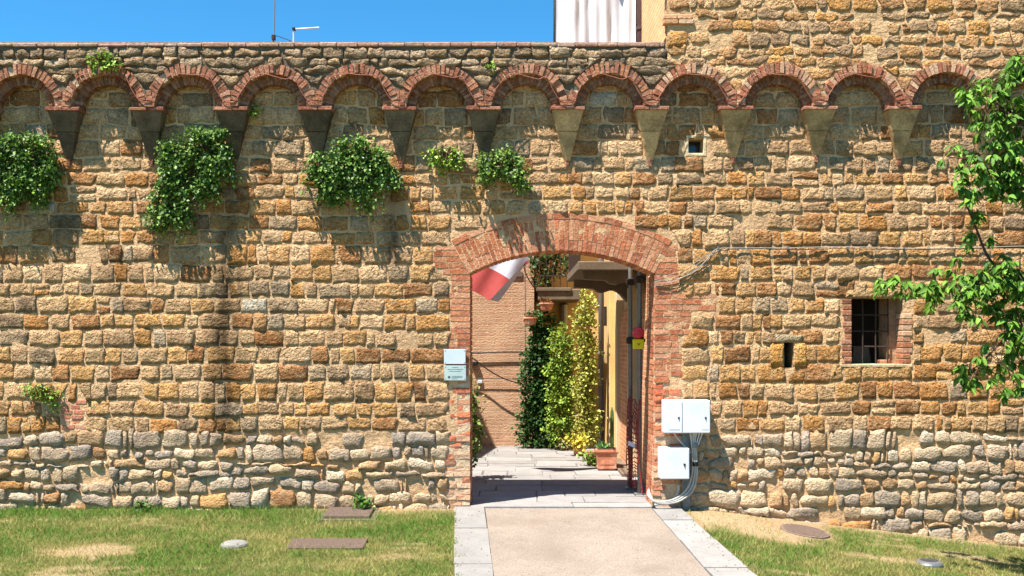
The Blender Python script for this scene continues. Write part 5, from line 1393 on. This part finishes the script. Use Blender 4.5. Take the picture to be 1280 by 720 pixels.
for k, z in enumerate([0, 0.1, 0.25, 0.4, 0.5, 0.55]):
    rr = [0.022, 0.024, 0.025, 0.024, 0.018, 0.004][k]
    for j in range(16):
        an_ = j / 16 * 6.283; r_ = rr * (1 + 0.14 * (1 if j % 2 else -1)); vv.append((xm + 0.08 + r_ * math.cos(an_), Yq + 0.2 + r_ * math.sin(an_), 0.28 + z))
m.add(vv, [(i * 16 + j, i * 16 + (j + 1) % 16, (i + 1) * 16 + (j + 1) % 16, (i + 1) * 16 + j) for i in range(5) for j in range(16)] + [tuple(range(80, 96))], lin(92, 120, 62))
m.build('stem', M['leaf'], ca, usecol=True)
# balcony plants and bracket pots
shrub('balcony_plant', 'dark leafy plant with magenta flower on the far balcony', 'plant', [(690, 330, 20, 22, 0.25), (676, 344, 12, 14, 0.2), (684, 318, 22, 14, 0.2), (668, 326, 10, 8, 0.15)], (684, 358), 16.15, 0.06, 700, ((30, 52, 22), (70, 104, 40)), 0, None, 'caper_leaf', 8, 17.0, 0.2)
fw2 = thing('magenta_blossom', 'bright magenta blossom on an arching bare stem at the far balcony', 'flower', P(668, 357, 15.9))
M['magenta'] = material('magenta_petal', lin(204, 40, 140), 0.7, transl=0.3)
n = 40; v, f, c_ = leaves(np.tile(np.array(P(656.5, 327, 15.85)), (n, 1)) + rng.normal(size=(n, 3)) * 0.025, rdir(n), rdir(n), np.full(n, 0.045), np.full(n, 0.035), np.ones((n, 3)))
mesh_obj('petals', v, f, M['magenta'], fw2, P(657, 327, 15.85))
MB().tube(smooth_path([P(657, 327, 15.85), P(655, 334, 15.85), P(660, 348, 15.88), P(668, 360, 15.95)], 5), 0.010, 5).build('stem', M['bark'], fw2)
for (px, py, lab) in ((683, 384, 'terracotta pot hung below the far balcony'), (663, 402, 'terracotta pot hung on the brick house corner, lower of two')):
    a = P(px, py, 15.9); t = thing('hanging_pot', lab, 'pot', a, 'hanging pots in the street')
    MB().lathe((a.x, a.y, a.z - 0.06), [(0.06, 0), (0.085, 0.02), (0.11, 0.10), (0.12, 0.11), (0.115, 0.13), (0.09, 0.13)], 14).build('pot_body', M['terracotta'], t)
    MB().tube([(a.x - 0.1, a.y, a.z + 0.06), (a.x + 0.02, a.y + 0.2, a.z + 0.12), (a.x + 0.06, 16.45, a.z + 0.14)], 0.01, 5).build('hanger', M['dark_iron'], t)
    n = 50; v, f, c_ = leaves(np.tile(np.array(a) + np.array([0, 0, 0.06]), (n, 1)) + rng.normal(size=(n, 3)) * 0.04, rdir(n, (0, 0, 0.3)), rdir(n), np.full(n, 0.07), np.full(n, 0.03), gcolr(n, (110, 60, 40), (120, 120, 60)))
    mesh_obj('sprig', v, f, M['leaf'], t, a, c_)
# shrub just behind the brick jamb, on the street side
shrub('street_shrub', 'narrow leafy shrub peeping out behind the brick gate jamb with the plaques', 'shrub', [(590, 545, 11, 40, 0.15), (583, 500, 14, 30, 0.16), (585, 560, 12, 26, 0.16), (574, 530, 14, 50, 0.18)], (582, 598), 12.3, 0.045, 1500, ((84, 112, 40), (136, 150, 64)), 0, None, 'caper_leaf', 8, 12.6, 0.2)

# aerials behind the parapet
an1 = thing('aerial_mast', 'thin bare aerial mast with a stay wire rising behind the parapet', 'antenna', P(342, 60, 14.5))
q = P(342, 95, 14.5)
MB().tube([q, P(341.5, 44, 14.5)], 0.016, 6).build('pole', M['steel'], an1); MB().tube([P(342.5, 50, 14.5), P(344, -40, 14.5)], 0.009, 6).build('mast', M['steel'], an1)
MB().tube([P(344, 44, 14.5), P(362, 50.5, 14.5), P(372, 60, 14.5)], 0.006, 5).build('stay_wire', M['black_wire'], an1)
MB().bbox((P(340, 48, 14.5).x, 14.46, P(340, 50, 14.5).z), (P(344, 48, 14.5).x, 14.54, P(340, 44, 14.5).z), 0.005).build('bracket', M['dark_iron'], an1)
an2 = thing('television_aerial', 'white angled television aerial pointing sideways above the parapet', 'antenna', P(367, 60, 14.0))
MB().tube([P(367, 90, 14), P(367, 36, 14)], 0.011, 8).build('mast', M['box_white'], an2); MB().tube([P(366, 36.5, 14), P(399, 34.5, 14)], 0.011, 8).build('boom', M['box_white'], an2)
a = P(367.5, 36.5, 14); MB().bbox((a.x - 0.02, a.y - 0.03, a.z - 0.02), (a.x + 0.02, a.y + 0.03, a.z + 0.02), 0.004).build('clamp', M['black'], an2)
# roof carrying the aerials
bh = thing('back_house', 'low plain house behind the wall carrying the aerials, hidden by the parapet', 'house', (-3.2, 14.5, 0))
MB().box((-7, 13.4, -0.1), (-2.4, 15.6, 4.6)).build('wall', M['beige_plaster'], bh)
MB().add([(-7.2, 13.2, 4.6), (-2.2, 13.2, 4.6), (-2.2, 15.8, 4.6), (-7.2, 15.8, 4.6), (-7.2, 14.5, 5.15), (-2.2, 14.5, 5.15)], [(0, 1, 5, 4), (2, 3, 4, 5), (0, 4, 3), (1, 2, 5), (0, 3, 2, 1)]).build('roof', M['roof_tile'], bh)
print('objects', len(bpy.data.objects))
